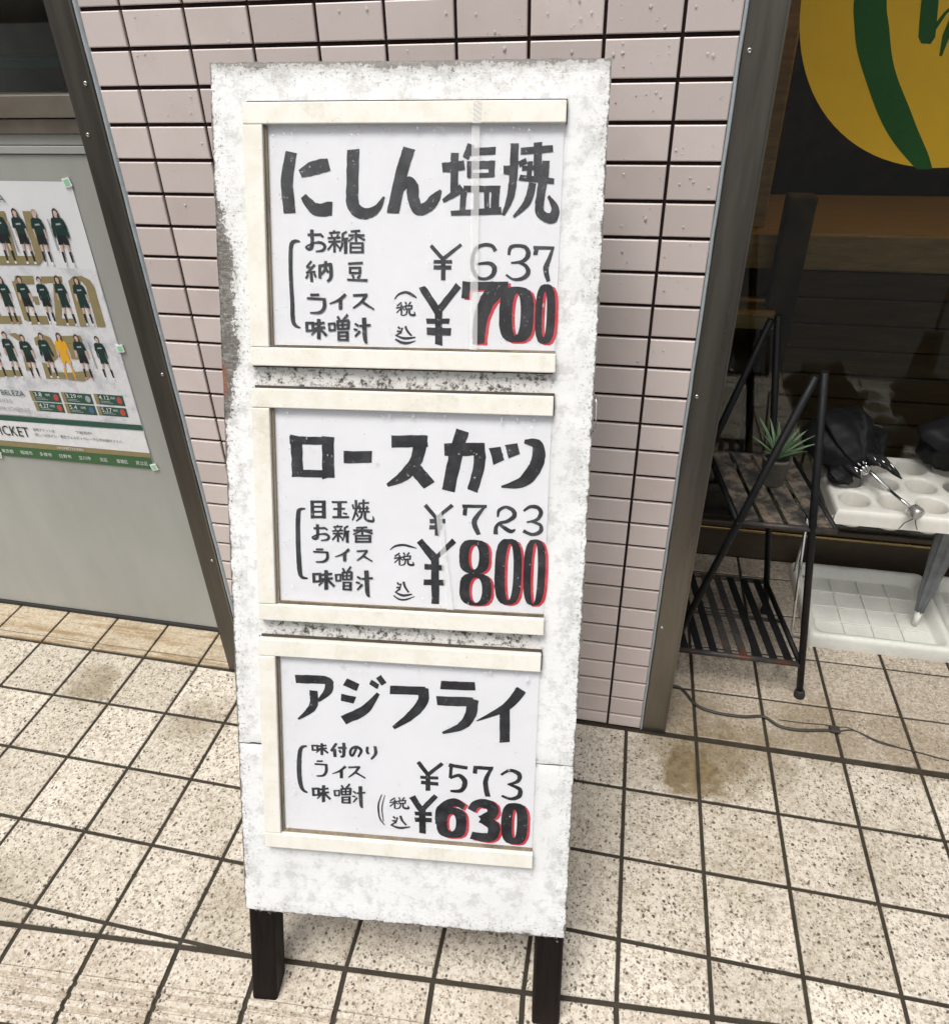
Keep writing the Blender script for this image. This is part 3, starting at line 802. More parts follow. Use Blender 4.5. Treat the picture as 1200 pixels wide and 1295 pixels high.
# brush strokes in the board plane, 0.1 mm: x, z, width for each point; "o" rows are ring shapes
MENU_STROKES={
0:{
'name':[[1056,13138,154,988,12787,161,1012,12389,154],
[1164,12874,99,1328,12938,172,1546,12986,159],
[1199,12604,87,1353,12443,155,1579,12451,175],
[1863,13168,160,1849,12805,160,1857,12484,167,2011,12388,140,2166,12454,100,2259,12599,27],
[2580,13183,157,2480,12869,157,2372,12397,157],
[2423,12647,99,2524,12768,145,2616,12737,152,2637,12584,152,2696,12450,145,2814,12473,139,2915,12579,132,2988,12681,33],
[3001,12948,116,3284,12980,116],
[3158,13126,98,3156,12650,98],
[3016,12548,52,3266,12707,110],
[3358,13228,84,3296,13058,84],
[3324,13135,89,3670,13150,89],
[3349,13026,71,3353,12839,71],
[3317,12980,96,3668,12986,96],
[3624,13026,77,3629,12840,77],
[3330,12855,58,3651,12865,58],
[3276,12697,77,3739,12699,77],
[3283,12697,79,3265,12421,79],
[3437,12688,65,3443,12422,65],
[3567,12683,65,3580,12423,65],
[3683,12699,104,3677,12424,104],
[3120,12401,59,3763,12437,91],
[3904,13236,103,3902,12871,103,3868,12589,91,3785,12383,39],
[3775,12927,96,3891,12918,122],
[3964,12989,70,4061,13033,70],
[3982,13144,82,4381,13174,82],
[4190,13247,102,4207,12809,102],
[4107,13026,64,4093,12794,64],
[4303,13032,89,4293,12794,89],
[4005,12940,57,4338,12965,57],
[3976,12834,70,4411,12791,70],
[4143,12772,97,4085,12543,90,3919,12361,32],
[4267,12772,110,4240,12465,110,4306,12370,110,4406,12355,129,4438,12466,97,4346,12616,32]],
'sides':[[1142,12039,14,1066,12038,45,1019,11963,52,1008,11620,49,1019,11282,52,1029,10999,52,1121,10927,17],
[1245,12122,31,1420,12127,31],
[1304,12191,44,1302,11991,44,1264,11944,37,1220,11965,20,1256,11993,20,1345,12024,24,1432,12022,34,1474,11976,37,1440,11929,31,1351,11915,17],
[1408,12137,27,1455,12094,27],
[1531,12149,24,1679,12158,24],
[1593,12182,24,1610,12150,24],
[1557,12133,20,1574,12100,20],
[1653,12134,20,1635,12101,20],
[1512,12083,24,1687,12093,24],
[1520,12039,24,1687,12044,24],
[1603,12092,31,1601,11903,31],
[1590,12026,22,1510,11935,22],
[1616,12018,22,1677,11953,22],
[1767,12167,24,1705,12134,24],
[1714,12139,27,1705,12011,27,1668,11920,17],
[1713,12077,24,1787,12081,24],
[1752,12077,41,1749,11891,41],
[1819,12168,24,1944,12180,24],
[1787,12120,27,2001,12123,27],
[1888,12173,27,1887,12042,27],
[1879,12119,24,1783,12044,14],
[1896,12119,20,2004,12063,27],
[1817,12028,27,1816,11900,27],
[1974,12030,34,1973,11898,34],
[1803,12023,24,1988,12025,24],
[1820,11969,20,1970,11971,20],
[1802,11911,24,1987,11913,24],
[1291,11795,24,1223,11715,24],
[1220,11715,24,1307,11708,24],
[1334,11750,28,1227,11637,28],
[1213,11645,24,1341,11658,24],
[1284,11661,35,1290,11528,35],
[1243,11623,24,1211,11569,24],
[1325,11633,24,1348,11588,24],
[1401,11743,35,1401,11572,35],
[1392,11731,34,1560,11758,34],
[1544,11764,45,1550,11602,45,1498,11533,24],
[1481,11797,38,1471,11693,34,1416,11622,21],
[1480,11702,31,1518,11649,31],
[1780,11765,26,1976,11779,26],
[1805,11726,27,1805,11637,27],
[1937,11727,34,1936,11639,34],
[1790,11714,24,1954,11716,24],
[1792,11649,24,1950,11651,24],
[1836,11626,27,1857,11578,27],
[1940,11627,27,1904,11579,27],
[1765,11563,21,2037,11557,31],
[1266,11362,28,1389,11364,28],
[1220,11317,28,1464,11309,28],
[1452,11323,42,1453,11204,45,1390,11138,35,1259,11129,17],
[1744,11378,38,1651,11301,31,1522,11251,9],
[1674,11313,45,1672,11179,45],
[1842,11363,28,2036,11374,28],
[2026,11377,38,1951,11280,31,1841,11199,14],
[1946,11292,35,2123,11188,17],
[1208,11011,35,1214,10879,35],
[1294,11013,35,1295,10892,35],
[1195,10994,28,1310,10999,28],
[1211,10894,25,1308,10901,25],
[1310,10984,28,1454,11004,28],
[1301,10923,28,1461,10944,28],
[1376,11052,46,1371,10787,46],
[1359,10928,28,1271,10840,14],
[1386,10929,28,1479,10834,35],
[1513,11003,28,1523,10893,28],
[1593,10998,25,1592,10902,25],
[1507,10991,23,1605,10998,23],
[1520,10905,23,1604,10912,23],
[1630,11091,28,1660,11042,28],
[1769,11117,28,1709,11043,28],
[1615,11024,28,1789,11039,28],
[1629,11028,28,1637,10920,28],
[1781,11039,35,1770,10922,35],
[1700,11029,25,1699,10926,25],
[1628,10976,19,1780,10986,19],
[1624,10925,23,1788,10933,23],
[1645,10894,32,1643,10773,32],
[1761,10896,35,1760,10769,35],
[1631,10882,21,1777,10888,21],
[1644,10834,18,1770,10840,18],
[1644,10785,23,1769,10785,23],
[1864,11001,24,1917,10970,24],
[1847,10929,21,1902,10916,21],
[1864,10831,17,1934,10905,28],
[1927,10972,24,2077,10985,24],
[1989,11080,53,2001,10803,49,2031,10749,14]],
'tax':[[2396,11326,14,2451,11386,27,2547,11414,34,2634,11378,38,2687,11344,17],
[2490,11284,21,2426,11237,21],
[2417,11210,21,2534,11231,21],
[2487,11258,24,2487,11117,24],
[2478,11204,17,2422,11149,17],
[2496,11213,17,2534,11185,17],
[2535,11293,21,2557,11256,21],
[2612,11294,21,2583,11253,21],
[2534,11239,21,2635,11244,21],
[2541,11243,21,2548,11192,21],
[2625,11244,21,2620,11197,21],
[2539,11199,19,2632,11205,19],
[2566,11196,21,2548,11133,21,2492,11115,10],
[2594,11196,24,2601,11134,27,2662,11126,31,2657,11169,10],
[2440,10970,24,2474,10941,24],
[2426,10911,23,2484,10906,23,2412,10853,23],
[2403,10860,14,2529,10821,35,2676,10838,17],
[2540,10980,31,2567,10917,31,2624,10857,24],
[2500,10959,24,2479,10878,14],
[2405,10808,24,2479,10770,35,2568,10760,35,2678,10792,10]],
'small':[[2867,12004,50,3026,11837,50],
[3262,12021,38,3026,11837,50],
[3030,11856,58,3034,11572,58],
[2904,11803,46,3146,11806,46],
[2905,11732,54,3138,11734,54],
[3702,11943,50,3657,12006,46,3560,12020,46,3460,11978,46,3412,11869,50,3415,11719,50,3482,11616,42,3590,11600,39,3676,11651,58,3692,11737,65,3624,11793,46,3458,11780,27],
[3873,11897,34,3894,11990,49,3985,12013,42,4086,11992,49,4120,11905,64,4054,11824,45,3905,11800,23],
[3992,11812,27,4094,11765,46,4128,11681,61,4057,11610,50,3941,11598,31,3846,11653,27],
[4211,11900,57,4221,11989,57],
[4182,11993,41,4447,11988,41],
[4436,12001,27,4391,11861,53,4352,11730,72,4391,11577,49]],
'yen':[[2753,11486,98,2970,11168,98],
[3234,11512,90,2966,11168,90],
[2975,11216,96,2987,10745,96],
[2819,11049,67,3123,11054,67],
[2824,10918,99,3147,10918,99]],
'big':[[3336,11561,97,3324,11347,97],
[3288,11505,104,3879,11513,104],
[3759,11506,235,3617,11323,196,3528,11071,180,3511,10771,153],
['o',3995,11153,225,351,3994,11157,55,263],
['o',4365,11164,128,376,4354,11163,31,289]],
},
1:{
'name':[[1026,9472,164,1037,8904,164],
[1472,9473,170,1470,8899,170],
[932,9407,112,1559,9414,112],
[956,8944,106,1559,8952,106],
[1689,9196,167,2084,9210,167],
[2355,9434,164,2849,9457,164],
[2763,9530,188,2704,9204,167,2533,8972,153,2296,8822,49],
[2643,9115,181,2880,8845,181],
[3080,9349,176,3616,9374,176],
[3320,9619,178,3235,9258,185,3143,8779,178],
[3546,9457,157,3560,9166,157,3473,8792,143],
[3763,9403,156,3826,9200,156],
[3980,9455,162,4029,9293,162],
[4156,9495,54,4331,9450,149,4334,9195,182,4158,8948,155,3866,8864,27]],
'sides':[[1135,8442,15,1058,8426,44,1029,8353,62,1017,8015,62,1026,7609,66,1053,7443,51,1149,7418,15],
[1231,8554,47,1235,8304,47],
[1401,8561,54,1396,8311,54],
[1209,8546,32,1424,8555,32],
[1238,8476,25,1399,8482,25],
[1237,8403,25,1398,8410,25],
[1223,8327,32,1427,8336,32],
[1513,8553,25,1730,8563,25],
[1533,8456,25,1702,8466,25],
[1519,8336,29,1759,8347,29],
[1623,8558,57,1620,8341,57],
[1671,8402,21,1731,8389,21],
[1854,8598,36,1856,8452,32,1803,8302,14],
[1806,8534,25,1826,8465,25],
[1910,8556,21,1880,8470,21],
[1861,8416,21,1887,8354,21],
[1894,8550,21,2043,8567,21],
[1964,8611,29,1962,8435,29],
[1915,8511,21,1915,8440,21],
[2013,8521,21,2012,8444,21],
[1897,8475,20,2039,8486,20],
[1884,8428,21,2051,8438,21],
[1941,8419,25,1923,8356,25,1857,8295,14],
[1985,8421,32,1985,8340,32,2038,8307,32,2100,8310,32,2095,8376,9],
[1247,8164,28,1413,8174,28],
[1303,8225,40,1301,8053,40,1265,8012,34,1224,8028,18,1258,8054,18,1341,8083,21,1425,8084,31,1464,8047,34,1432,8006,28,1348,7990,15],
[1401,8182,24,1446,8147,24],
[1530,8196,21,1664,8209,21],
[1586,8227,21,1601,8199,21],
[1554,8182,18,1569,8154,18],
[1640,8186,18,1624,8156,18],
[1514,8137,21,1671,8151,21],
[1521,8098,21,1671,8108,21],
[1596,8148,27,1594,7981,27],
[1584,8089,20,1512,8006,20],
[1608,8083,20,1662,8028,20],
[1743,8220,21,1688,8188,21],
[1695,8193,24,1688,8080,24,1654,7998,15],
[1695,8138,21,1761,8144,21],
[1729,8140,36,1728,7975,36],
[1855,8198,23,2014,8214,23],
[1815,8159,27,2086,8172,27],
[1943,8205,27,1943,8103,27],
[1932,8163,24,1810,8099,14],
[1954,8164,20,2090,8125,27],
[1854,8088,27,1854,7988,27],
[2053,8097,34,2052,7994,34],
[1837,8084,24,2070,8094,24],
[1858,8042,20,2048,8051,20],
[1836,7996,24,2070,8007,24],
[1274,7858,23,1381,7863,23],
[1234,7821,23,1448,7822,23],
[1437,7833,35,1438,7739,38,1383,7684,29,1269,7673,15],
[1755,7885,35,1668,7810,29,1548,7760,8],
[1689,7822,42,1688,7698,42],
[1862,7858,23,2018,7873,23],
[2010,7875,31,1950,7791,26,1861,7720,11],
[1945,7801,29,2088,7718,14],
[1233,7507,39,1240,7361,39],
[1328,7512,39,1330,7379,39],
[1218,7487,31,1346,7498,31],
[1236,7378,27,1344,7389,27],
[1346,7481,31,1505,7508,31],
[1336,7414,31,1514,7442,31],
[1419,7558,51,1414,7265,51],
[1400,7421,31,1303,7320,16],
[1430,7422,31,1534,7321,39],
[1556,7508,27,1565,7394,27],
[1625,7504,23,1624,7404,23],
[1551,7495,21,1636,7505,21],
[1562,7406,22,1635,7415,22],
[1657,7601,26,1682,7551,26],
[1777,7632,26,1725,7554,26],
[1644,7532,26,1794,7552,26],
[1656,7536,27,1663,7424,27],
[1787,7551,33,1778,7430,33],
[1718,7539,23,1716,7432,23],
[1656,7482,18,1786,7496,18],
[1652,7429,21,1793,7442,21],
[1670,7398,30,1668,7272,30],
[1770,7403,33,1768,7271,33],
[1657,7385,20,1784,7395,20],
[1669,7335,17,1777,7344,17],
[1669,7285,22,1776,7287,22],
[1865,7487,27,1922,7452,27],
[1847,7402,24,1906,7389,24],
[1865,7287,20,1940,7376,31],
[1933,7455,27,2093,7475,27],
[1999,7584,59,2012,7259,55,2044,7196,16]],
'tax':[[2335,7898,11,2409,7957,29,2524,7980,32,2630,7960,29,2714,7939,11],
[2474,7860,23,2402,7807,23],
[2392,7778,23,2524,7804,23],
[2470,7832,26,2471,7680,26],
[2461,7774,19,2398,7713,19],
[2480,7784,19,2524,7755,19],
[2525,7871,23,2549,7833,23],
[2611,7875,23,2578,7831,23],
[2524,7813,23,2637,7823,23],
[2531,7817,23,2539,7763,23],
[2625,7822,23,2620,7771,23],
[2530,7770,21,2634,7781,21],
[2559,7768,23,2540,7700,23,2477,7679,11],
[2590,7770,26,2599,7703,30,2667,7697,34,2661,7742,11],
[2438,7426,26,2469,7390,26],
[2426,7351,24,2478,7345,24,2413,7275,24],
[2405,7283,15,2519,7237,38,2652,7262,19],
[2529,7442,34,2553,7362,34,2604,7285,26],
[2492,7413,26,2474,7309,15],
[2387,7229,18,2465,7178,26,2563,7177,26,2688,7231,11]],
'small':[[2826,8567,55,2984,8386,55],
[3204,8582,51,2984,8386,51],
[2997,8408,73,3000,8134,73],
[2892,8339,64,3109,8349,64],
[2887,8252,60,3070,8260,60],
[3374,8442,59,3385,8586,59],
[3340,8573,46,3677,8581,46],
[3656,8587,30,3549,8443,64,3510,8334,76,3576,8178,59],
[3832,8438,25,3844,8531,46,3935,8584,42,4036,8539,59,4053,8461,63,3962,8386,50,3855,8354,42,3809,8283,54,3810,8193,63],
[3849,8345,38,3945,8278,55,4018,8245,55,4075,8274,25],
[4180,8539,29,4264,8602,46,4367,8596,54,4415,8523,58,4363,8426,46,4227,8383,25],
[4303,8391,29,4413,8353,46,4417,8263,59,4309,8214,46,4184,8261,50]],
'yen':[[2750,8054,87,2970,7797,134],
[3238,8077,87,2991,7820,56],
[2970,7852,110,2985,7135,110],
[2824,7679,82,3100,7671,82],
[2815,7449,87,3120,7456,87]],
'big':[['o',3520,7857,210,244,3516,7852,72,179],
['o',3548,7383,225,235,3552,7372,89,186],
['o',3995,7661,188,479,4010,7658,59,410],
['o',4357,7669,150,481,4357,7658,46,438]],
},
2:{
'name':[[926,5853,135,1359,5867,128,1472,5809,85],
[1438,5843,121,1408,5688,121,1259,5523,43],
[1193,5688,122,1181,5432,122,952,5211,29],
[1669,5859,127,1863,5781,127],
[1607,5610,114,1814,5576,114],
[2164,5710,50,1957,5432,143,1637,5243,143],
[2045,5884,84,2164,5812,84],
[2165,5975,91,2250,5861,91],
[2335,5780,133,2860,5794,133],
[2825,5846,156,2817,5621,156,2642,5389,127,2386,5175,57],
[3077,5903,131,3577,5915,131],
[3023,5654,146,3549,5672,146],
[3548,5719,162,3520,5471,162,3390,5279,126,3114,5148,35],
[4245,5911,159,4017,5615,124,3606,5375,14],
[4011,5597,147,4027,5066,147]],
'sides':[[1076,4783,22,986,4738,52,954,4553,67,950,4245,67,988,4062,52,1066,4002,22],
[1158,4807,29,1164,4708,29],
[1234,4812,29,1236,4723,29],
[1147,4793,23,1248,4803,23],
[1161,4720,20,1247,4730,20],
[1248,4792,23,1375,4814,23],
[1241,4746,23,1382,4770,23],
[1306,4846,37,1303,4649,37],
[1292,4753,23,1214,4683,11],
[1316,4755,23,1398,4689,29],
[1527,4863,37,1445,4724,37],
[1498,4766,44,1503,4634,44],
[1551,4789,33,1681,4799,33],
[1640,4879,44,1637,4675,44,1584,4648,22],
[1568,4753,33,1596,4709,33],
[1831,4811,33,1777,4686,33,1739,4698,36,1750,4782,36,1831,4826,40,1904,4771,40,1854,4661,25],
[1998,4842,36,1991,4767,36,2015,4723,36],
[2110,4859,43,2120,4739,43,2050,4639,22],
[1222,4543,25,1316,4551,25],
[1187,4494,25,1374,4496,25],
[1365,4510,38,1365,4385,41,1316,4313,31,1216,4297,16],
[1663,4494,37,1576,4411,30,1457,4353,8],
[1598,4425,44,1596,4290,44],
[1705,4478,26,1884,4501,26],
[1874,4504,37,1805,4402,30,1703,4314,13],
[1800,4413,33,1964,4320,17],
[1155,4097,36,1161,3953,36],
[1240,4104,36,1241,3973,36],
[1142,4077,29,1256,4090,29],
[1158,3970,25,1254,3984,25],
[1255,4073,29,1396,4104,29],
[1247,4007,29,1404,4039,29],
[1320,4151,47,1315,3863,47],
[1303,4016,29,1217,3915,15],
[1330,4018,29,1422,3921,36],
[1486,4083,27,1496,3979,27],
[1561,4083,23,1560,3991,23],
[1481,4071,21,1573,4084,21],
[1493,3990,22,1571,4002,22],
[1595,4174,26,1623,4129,26],
[1725,4208,26,1669,4133,26],
[1581,4109,26,1744,4134,26],
[1594,4114,26,1601,4011,26],
[1736,4134,33,1726,4022,33],
[1661,4119,23,1660,4021,23],
[1594,4065,18,1735,4083,18],
[1590,4015,21,1743,4033,21],
[1610,3987,30,1608,3871,30],
[1718,3996,33,1716,3874,33],
[1596,3974,20,1733,3989,20],
[1609,3929,17,1725,3943,17],
[1608,3883,22,1725,3890,22],
[1775,4089,24,1822,4058,24],
[1760,4009,21,1809,3999,21],
[1775,3903,17,1837,3988,27],
[1831,4060,24,1962,4083,24],
[1885,4183,52,1895,3880,48,1922,3822,14]],
'tax':[[2212,4068,15,2159,3881,26,2180,3668,26,2257,3554,15],
[2258,4060,11,2215,3847,19,2236,3615,15],
[2414,4029,23,2338,3973,23],
[2328,3943,23,2466,3975,23],
[2410,4001,27,2410,3846,27],
[2400,3941,20,2334,3877,20],
[2421,3952,19,2466,3925,19],
[2468,4043,23,2492,4005,23],
[2558,4050,23,2523,4003,23],
[2466,3984,23,2585,3998,23],
[2474,3988,23,2482,3934,23],
[2572,3997,23,2566,3945,23],
[2472,3940,21,2581,3955,21],
[2503,3939,23,2482,3869,23,2417,3845,12],
[2536,3942,27,2544,3875,31,2616,3872,35,2609,3917,12],
[2383,3714,29,2420,3680,29],
[2368,3637,27,2432,3634,27,2352,3560,27],
[2342,3568,17,2481,3527,42,2646,3559,21],
[2495,3735,38,2524,3656,38,2587,3581,29],
[2450,3705,29,2426,3598,17]],
'small':[[2757,4650,65,2907,4454,65],
[3121,4656,58,2907,4454,58],
[2907,4480,73,2910,4188,73],
[2793,4403,51,3063,4410,51],
[2804,4320,58,3064,4311,58],
[3254,4666,50,3241,4424,50],
[3214,4637,57,3494,4611,57],
[3241,4424,36,3370,4480,58,3458,4381,79,3409,4237,65,3245,4212,36],
[3602,4529,64,3613,4650,64],
[3579,4629,57,3871,4633,57],
[3850,4639,43,3764,4418,72,3805,4168,79],
[3989,4538,35,4115,4623,50,4251,4570,71,4238,4457,57,4088,4388,28],
[4122,4391,36,4266,4328,64,4263,4214,71,4146,4159,50,4009,4200,36]],
'yen':[[2671,4072,96,2815,3852,96],
[3032,4117,81,2819,3853,81],
[2825,3900,104,2836,3465,104],
[2714,3793,66,2973,3804,66],
[2715,3688,74,2974,3700,74]],
'big':[['o',3270,3687,229,255,3270,3687,69,147],
[3456,3962,102,3303,4033,132,3132,3895,175,3114,3634,175],
[3560,3917,123,3654,4040,130,3843,4026,166,3881,3895,166,3712,3776,130],
[3711,3792,132,3897,3685,183,3857,3495,161,3569,3500,124],
['o',4210,3751,197,343,4210,3751,38,237]],
},
}

def stroke_mesh(mb, row, y, dx=0.0, dz=0.0, grow=0.0):
    if row[0] == 'o':
        cx, cz, rx, rz, ix, iz, jx, jz = [q * 1e-4 for q in row[1:]]
        n = 56; rows = [[], []]
        for k in range(n):
            a = 2 * math.pi * k / n; c, s = math.cos(a), math.sin(a); e = 2 / 3.0; e2 = 2 / 2.2
            jit = 1 + random.uniform(-.012, .012)
            rows[0].append((cx + dx + (rx + grow) * jit * math.copysign(abs(c) ** e, c), y, cz + dz + (rz + grow) * jit * math.copysign(abs(s) ** e, s)))
            rows[1].append((ix + dx + jx * math.copysign(abs(c) ** e2, c), y, iz + dz + jz * math.copysign(abs(s) ** e2, s)))
        mb.grid(rows, True, 0, False); return
    pts = [(row[i] * 1e-4 + dx, row[i + 1] * 1e-4 + dz, row[i + 2] * 1e-4 + grow) for i in range(0, len(row), 3)]
    sm = catmull(pts, 7)
    L, R = [], []
    for i, (x, z, w) in enumerate(sm):
        a, c = sm[max(i - 1, 0)], sm[min(i + 1, len(sm) - 1)]
        tx, tz = c[0] - a[0], c[1] - a[1]; d = math.hypot(tx, tz) or 1e-9
        nx_, nz_ = -tz / d, tx / d; h = max(w, .0004) / 2
        ja, jb = random.gauss(0, .035), random.gauss(0, .035)
        ex = ez = 0
        if i in (0, len(sm) - 1):
            ex, ez = tx / d * random.gauss(0, .06) * w, tz / d * random.gauss(0, .06) * w
        L.append((x + nx_ * h * (1 + ja) + ex, y, z + nz_ * h * (1 + ja) + ez)); R.append((x - nx_ * h * (1 + jb) - ex, y, z - nz_ * h * (1 + jb) - ez))
    mb.grid([L, R], False, 0, False)
def lettering(name, rows, mat, sheet, base=.00235, step=.000012, **kw):
    mb = MB()
    for k, r in enumerate(rows): stroke_mesh(mb, r, -(base + step * k), **kw)
    return mb.build(name, mat, sheet)
for k in range(3):
    D = MENU_STROKES[k]; S = SHEETS[k]
    lettering('dish_name_lettering', D['name'], 'ink_grey' if k == 0 else 'ink_black', S)
    lettering('side_dish_lettering', D['sides'], 'ink_grey', S, grow=.0005)
    par = D['tax'][:2] if k == 2 else [D['tax'][0]]
    rest = D['tax'][2:] if k == 2 else D['tax'][1:-1]
    cut = 13
    for q in par + ([] if k == 2 else [D['tax'][-1]]): lettering('parenthesis_lettering', [q], 'ink_grey', S)
    lettering('tax_note_lettering', rest[:cut], 'ink_grey', S); lettering('tax_note_lettering', rest[cut:], 'ink_grey', S)
    lettering('untaxed_price_lettering', D['small'], 'ink_grey' if k < 2 else 'ink_black', S)
    lettering('yen_sign_lettering', D['yen'], 'ink_black', S)
    lettering('red_price_shadow', D['big'], 'ink_red', S, base=.00205, dx=.0038, dz=-.0019)
    lettering('full_price_lettering', D['big'], 'ink_black', S, base=.0025)

# ------------------------------------------------------------------ poster on the grey door
PX0, PX1, PZ0, PZ1 = -.6745, -.2600, .4985, 1.1225
PO = empty('team_poster', (PX0, DY - .0008, PZ0), 'white and green team poster taped to the grey door', 'poster')
def pz(pts): return [(x * .1 - PX0, z * .1 - PZ0) for x, z in pts]
m = MB(); nx, nz = 16, 22; rows = []
for j in range(nz + 1):
    rows.append([((PX1 - PX0) * i / nx, -.0012 * (math.sin(i * .9 + j * .35) * .25 + .35), (PZ1 - PZ0) * j / nz) for i in range(nx + 1)])
m.grid(rows, False); m.build('poster_sheet', 'poster_paper', PO)
def flat(name, polys, mat, y, par=PO):
    m = MB()
    for q in polys: m.poly([(x, -y, z) for x, z in q])
    return m.build(name, mat, par)
def rect(x0, x1, z0, z1): return pz([(x0, z0), (x1, z0), (x1, z1), (x0, z1)])
flat('marble_print', [rect(-6.74, -2.61, 6.14, 9.60)], 'poster_marble', .0014)
flat('green_stripe', [pz([(-6.74, 5.97), (-2.61, 6.00), (-2.61, 6.13), (-6.74, 6.11)])], 'print_dark_green', .0016)
flat('ticket_band', [rect(-6.74, -2.61, 5.42, 5.965)], 'print_white', .0016)
flat('gold_stripe', [pz([(-6.74, 5.27), (-2.61, 5.30), (-2.61, 5.42), (-6.74, 5.41)])], 'print_gold', .0016)
flat('city_band', [pz([(-6.74, 4.99), (-2.61, 4.99), (-2.61, 5.298), (-6.74, 5.268)])], 'print_green', .0016)
GOLD = [[(-4.403, 10.673), (-4.234, 10.676), (-4.298, 9.814), (-4.473, 9.808)], [(-4.901, 9.796), (-3.877, 9.826), (-3.707, 9.776), (-3.861, 9.653), (-4.977, 9.618)], [(-3.835, 10.683), (-3.65, 10.686), (-3.707, 9.776), (-3.877, 9.826)],
 [(-5.227, 8.76), (-5.194, 8.532), (-4.726, 8.554), (-4.744, 8.38), (-5.4, 8.348)], [(-4.628, 9.295), (-4.415, 9.303), (-4.523, 8.425), (-4.659, 8.465)], [(-4.509, 9.408), (-4.087, 9.422), (-4.117, 9.248), (-4.605, 9.23)],
 [(-4.253, 8.991), (-4.14, 8.996), (-4.159, 8.817), (-4.26, 8.813)], [(-4.571, 8.561), (-4.085, 8.583), (-4.091, 8.4), (-4.541, 8.378)], [(-3.919, 9.417), (-3.431, 9.434), (-3.449, 9.316), (-3.923, 9.277)],
 [(-3.677, 9.286), (-3.457, 9.294), (-3.806, 8.391), (-3.934, 8.385)], [(-3.878, 8.536), (-3.426, 8.557), (-3.432, 8.398), (-3.883, 8.387)], [(-3.308, 9.343), (-3.151, 9.348), (-3.21, 8.397), (-3.36, 8.39)],
 [(-3.308, 9.343), (-3.165, 9.443), (-2.969, 9.461), (-2.807, 9.382), (-2.754, 9.256), (-2.947, 9.249), (-3.006, 9.354), (-3.158, 9.327)], [(-2.939, 9.271), (-2.754, 9.256), (-2.767, 8.408), (-2.965, 8.398)],
 [(-5.94, 7.259), (-5.201, 7.293), (-5.244, 7.152), (-6.018, 7.076)], [(-5.177, 8.135), (-5.009, 8.168), (-4.836, 8.082), (-4.902, 7.312), (-5.07, 7.289), (-4.981, 7.979)],
 [(-4.583, 8.072), (-4.364, 8.177), (-4.184, 8.116), (-4.117, 7.883), (-4.158, 7.665), (-4.358, 7.506), (-4.428, 7.527), (-4.31, 7.776), (-4.332, 7.99), (-4.596, 7.904)], [(-4.601, 7.516), (-4.42, 7.478), (-4.437, 7.292), (-4.117, 7.312), (-4.119, 7.162), (-4.629, 7.129)],
 [(-3.891, 8.155), (-3.429, 8.191), (-3.443, 8.038), (-3.9, 7.99)], [(-3.823, 7.994), (-3.617, 8.005), (-3.64, 7.647), (-3.822, 7.636)], [(-4.069, 7.303), (-3.525, 7.386), (-3.428, 7.294), (-3.716, 7.126), (-4.074, 7.14)]]
for k, q in enumerate(GOLD): flat('gold_letter_shape', [pz(q)], 'print_gold', .0018 + .00003 * k)
FIG = [(-4.431, 10.69, -4.459, 9.665), (-4.012, 10.683, -4.005, 9.664), (-3.584, 10.675, -3.608, 9.668), (-3.118, 10.698, -3.146, 9.667), (-4.892, 9.345, -4.907, 8.371), (-4.433, 9.366, -4.42, 8.395), (-3.976, 9.362, -3.981, 8.428), (-3.551, 9.397, -3.535, 8.404), (-3.117, 9.392, -3.103, 8.425),
 (-5.716, 8.114, -5.754, 7.074), (-5.294, 8.135, -5.317, 7.103), (-4.873, 8.091, -4.866, 7.132), (-4.399, 8.151, -4.399, 7.163), (-3.959, 8.174, -3.992, 7.152), (-3.545, 8.161, -3.536, 7.182), (-3.071, 8.146, -3.033, 7.215)]
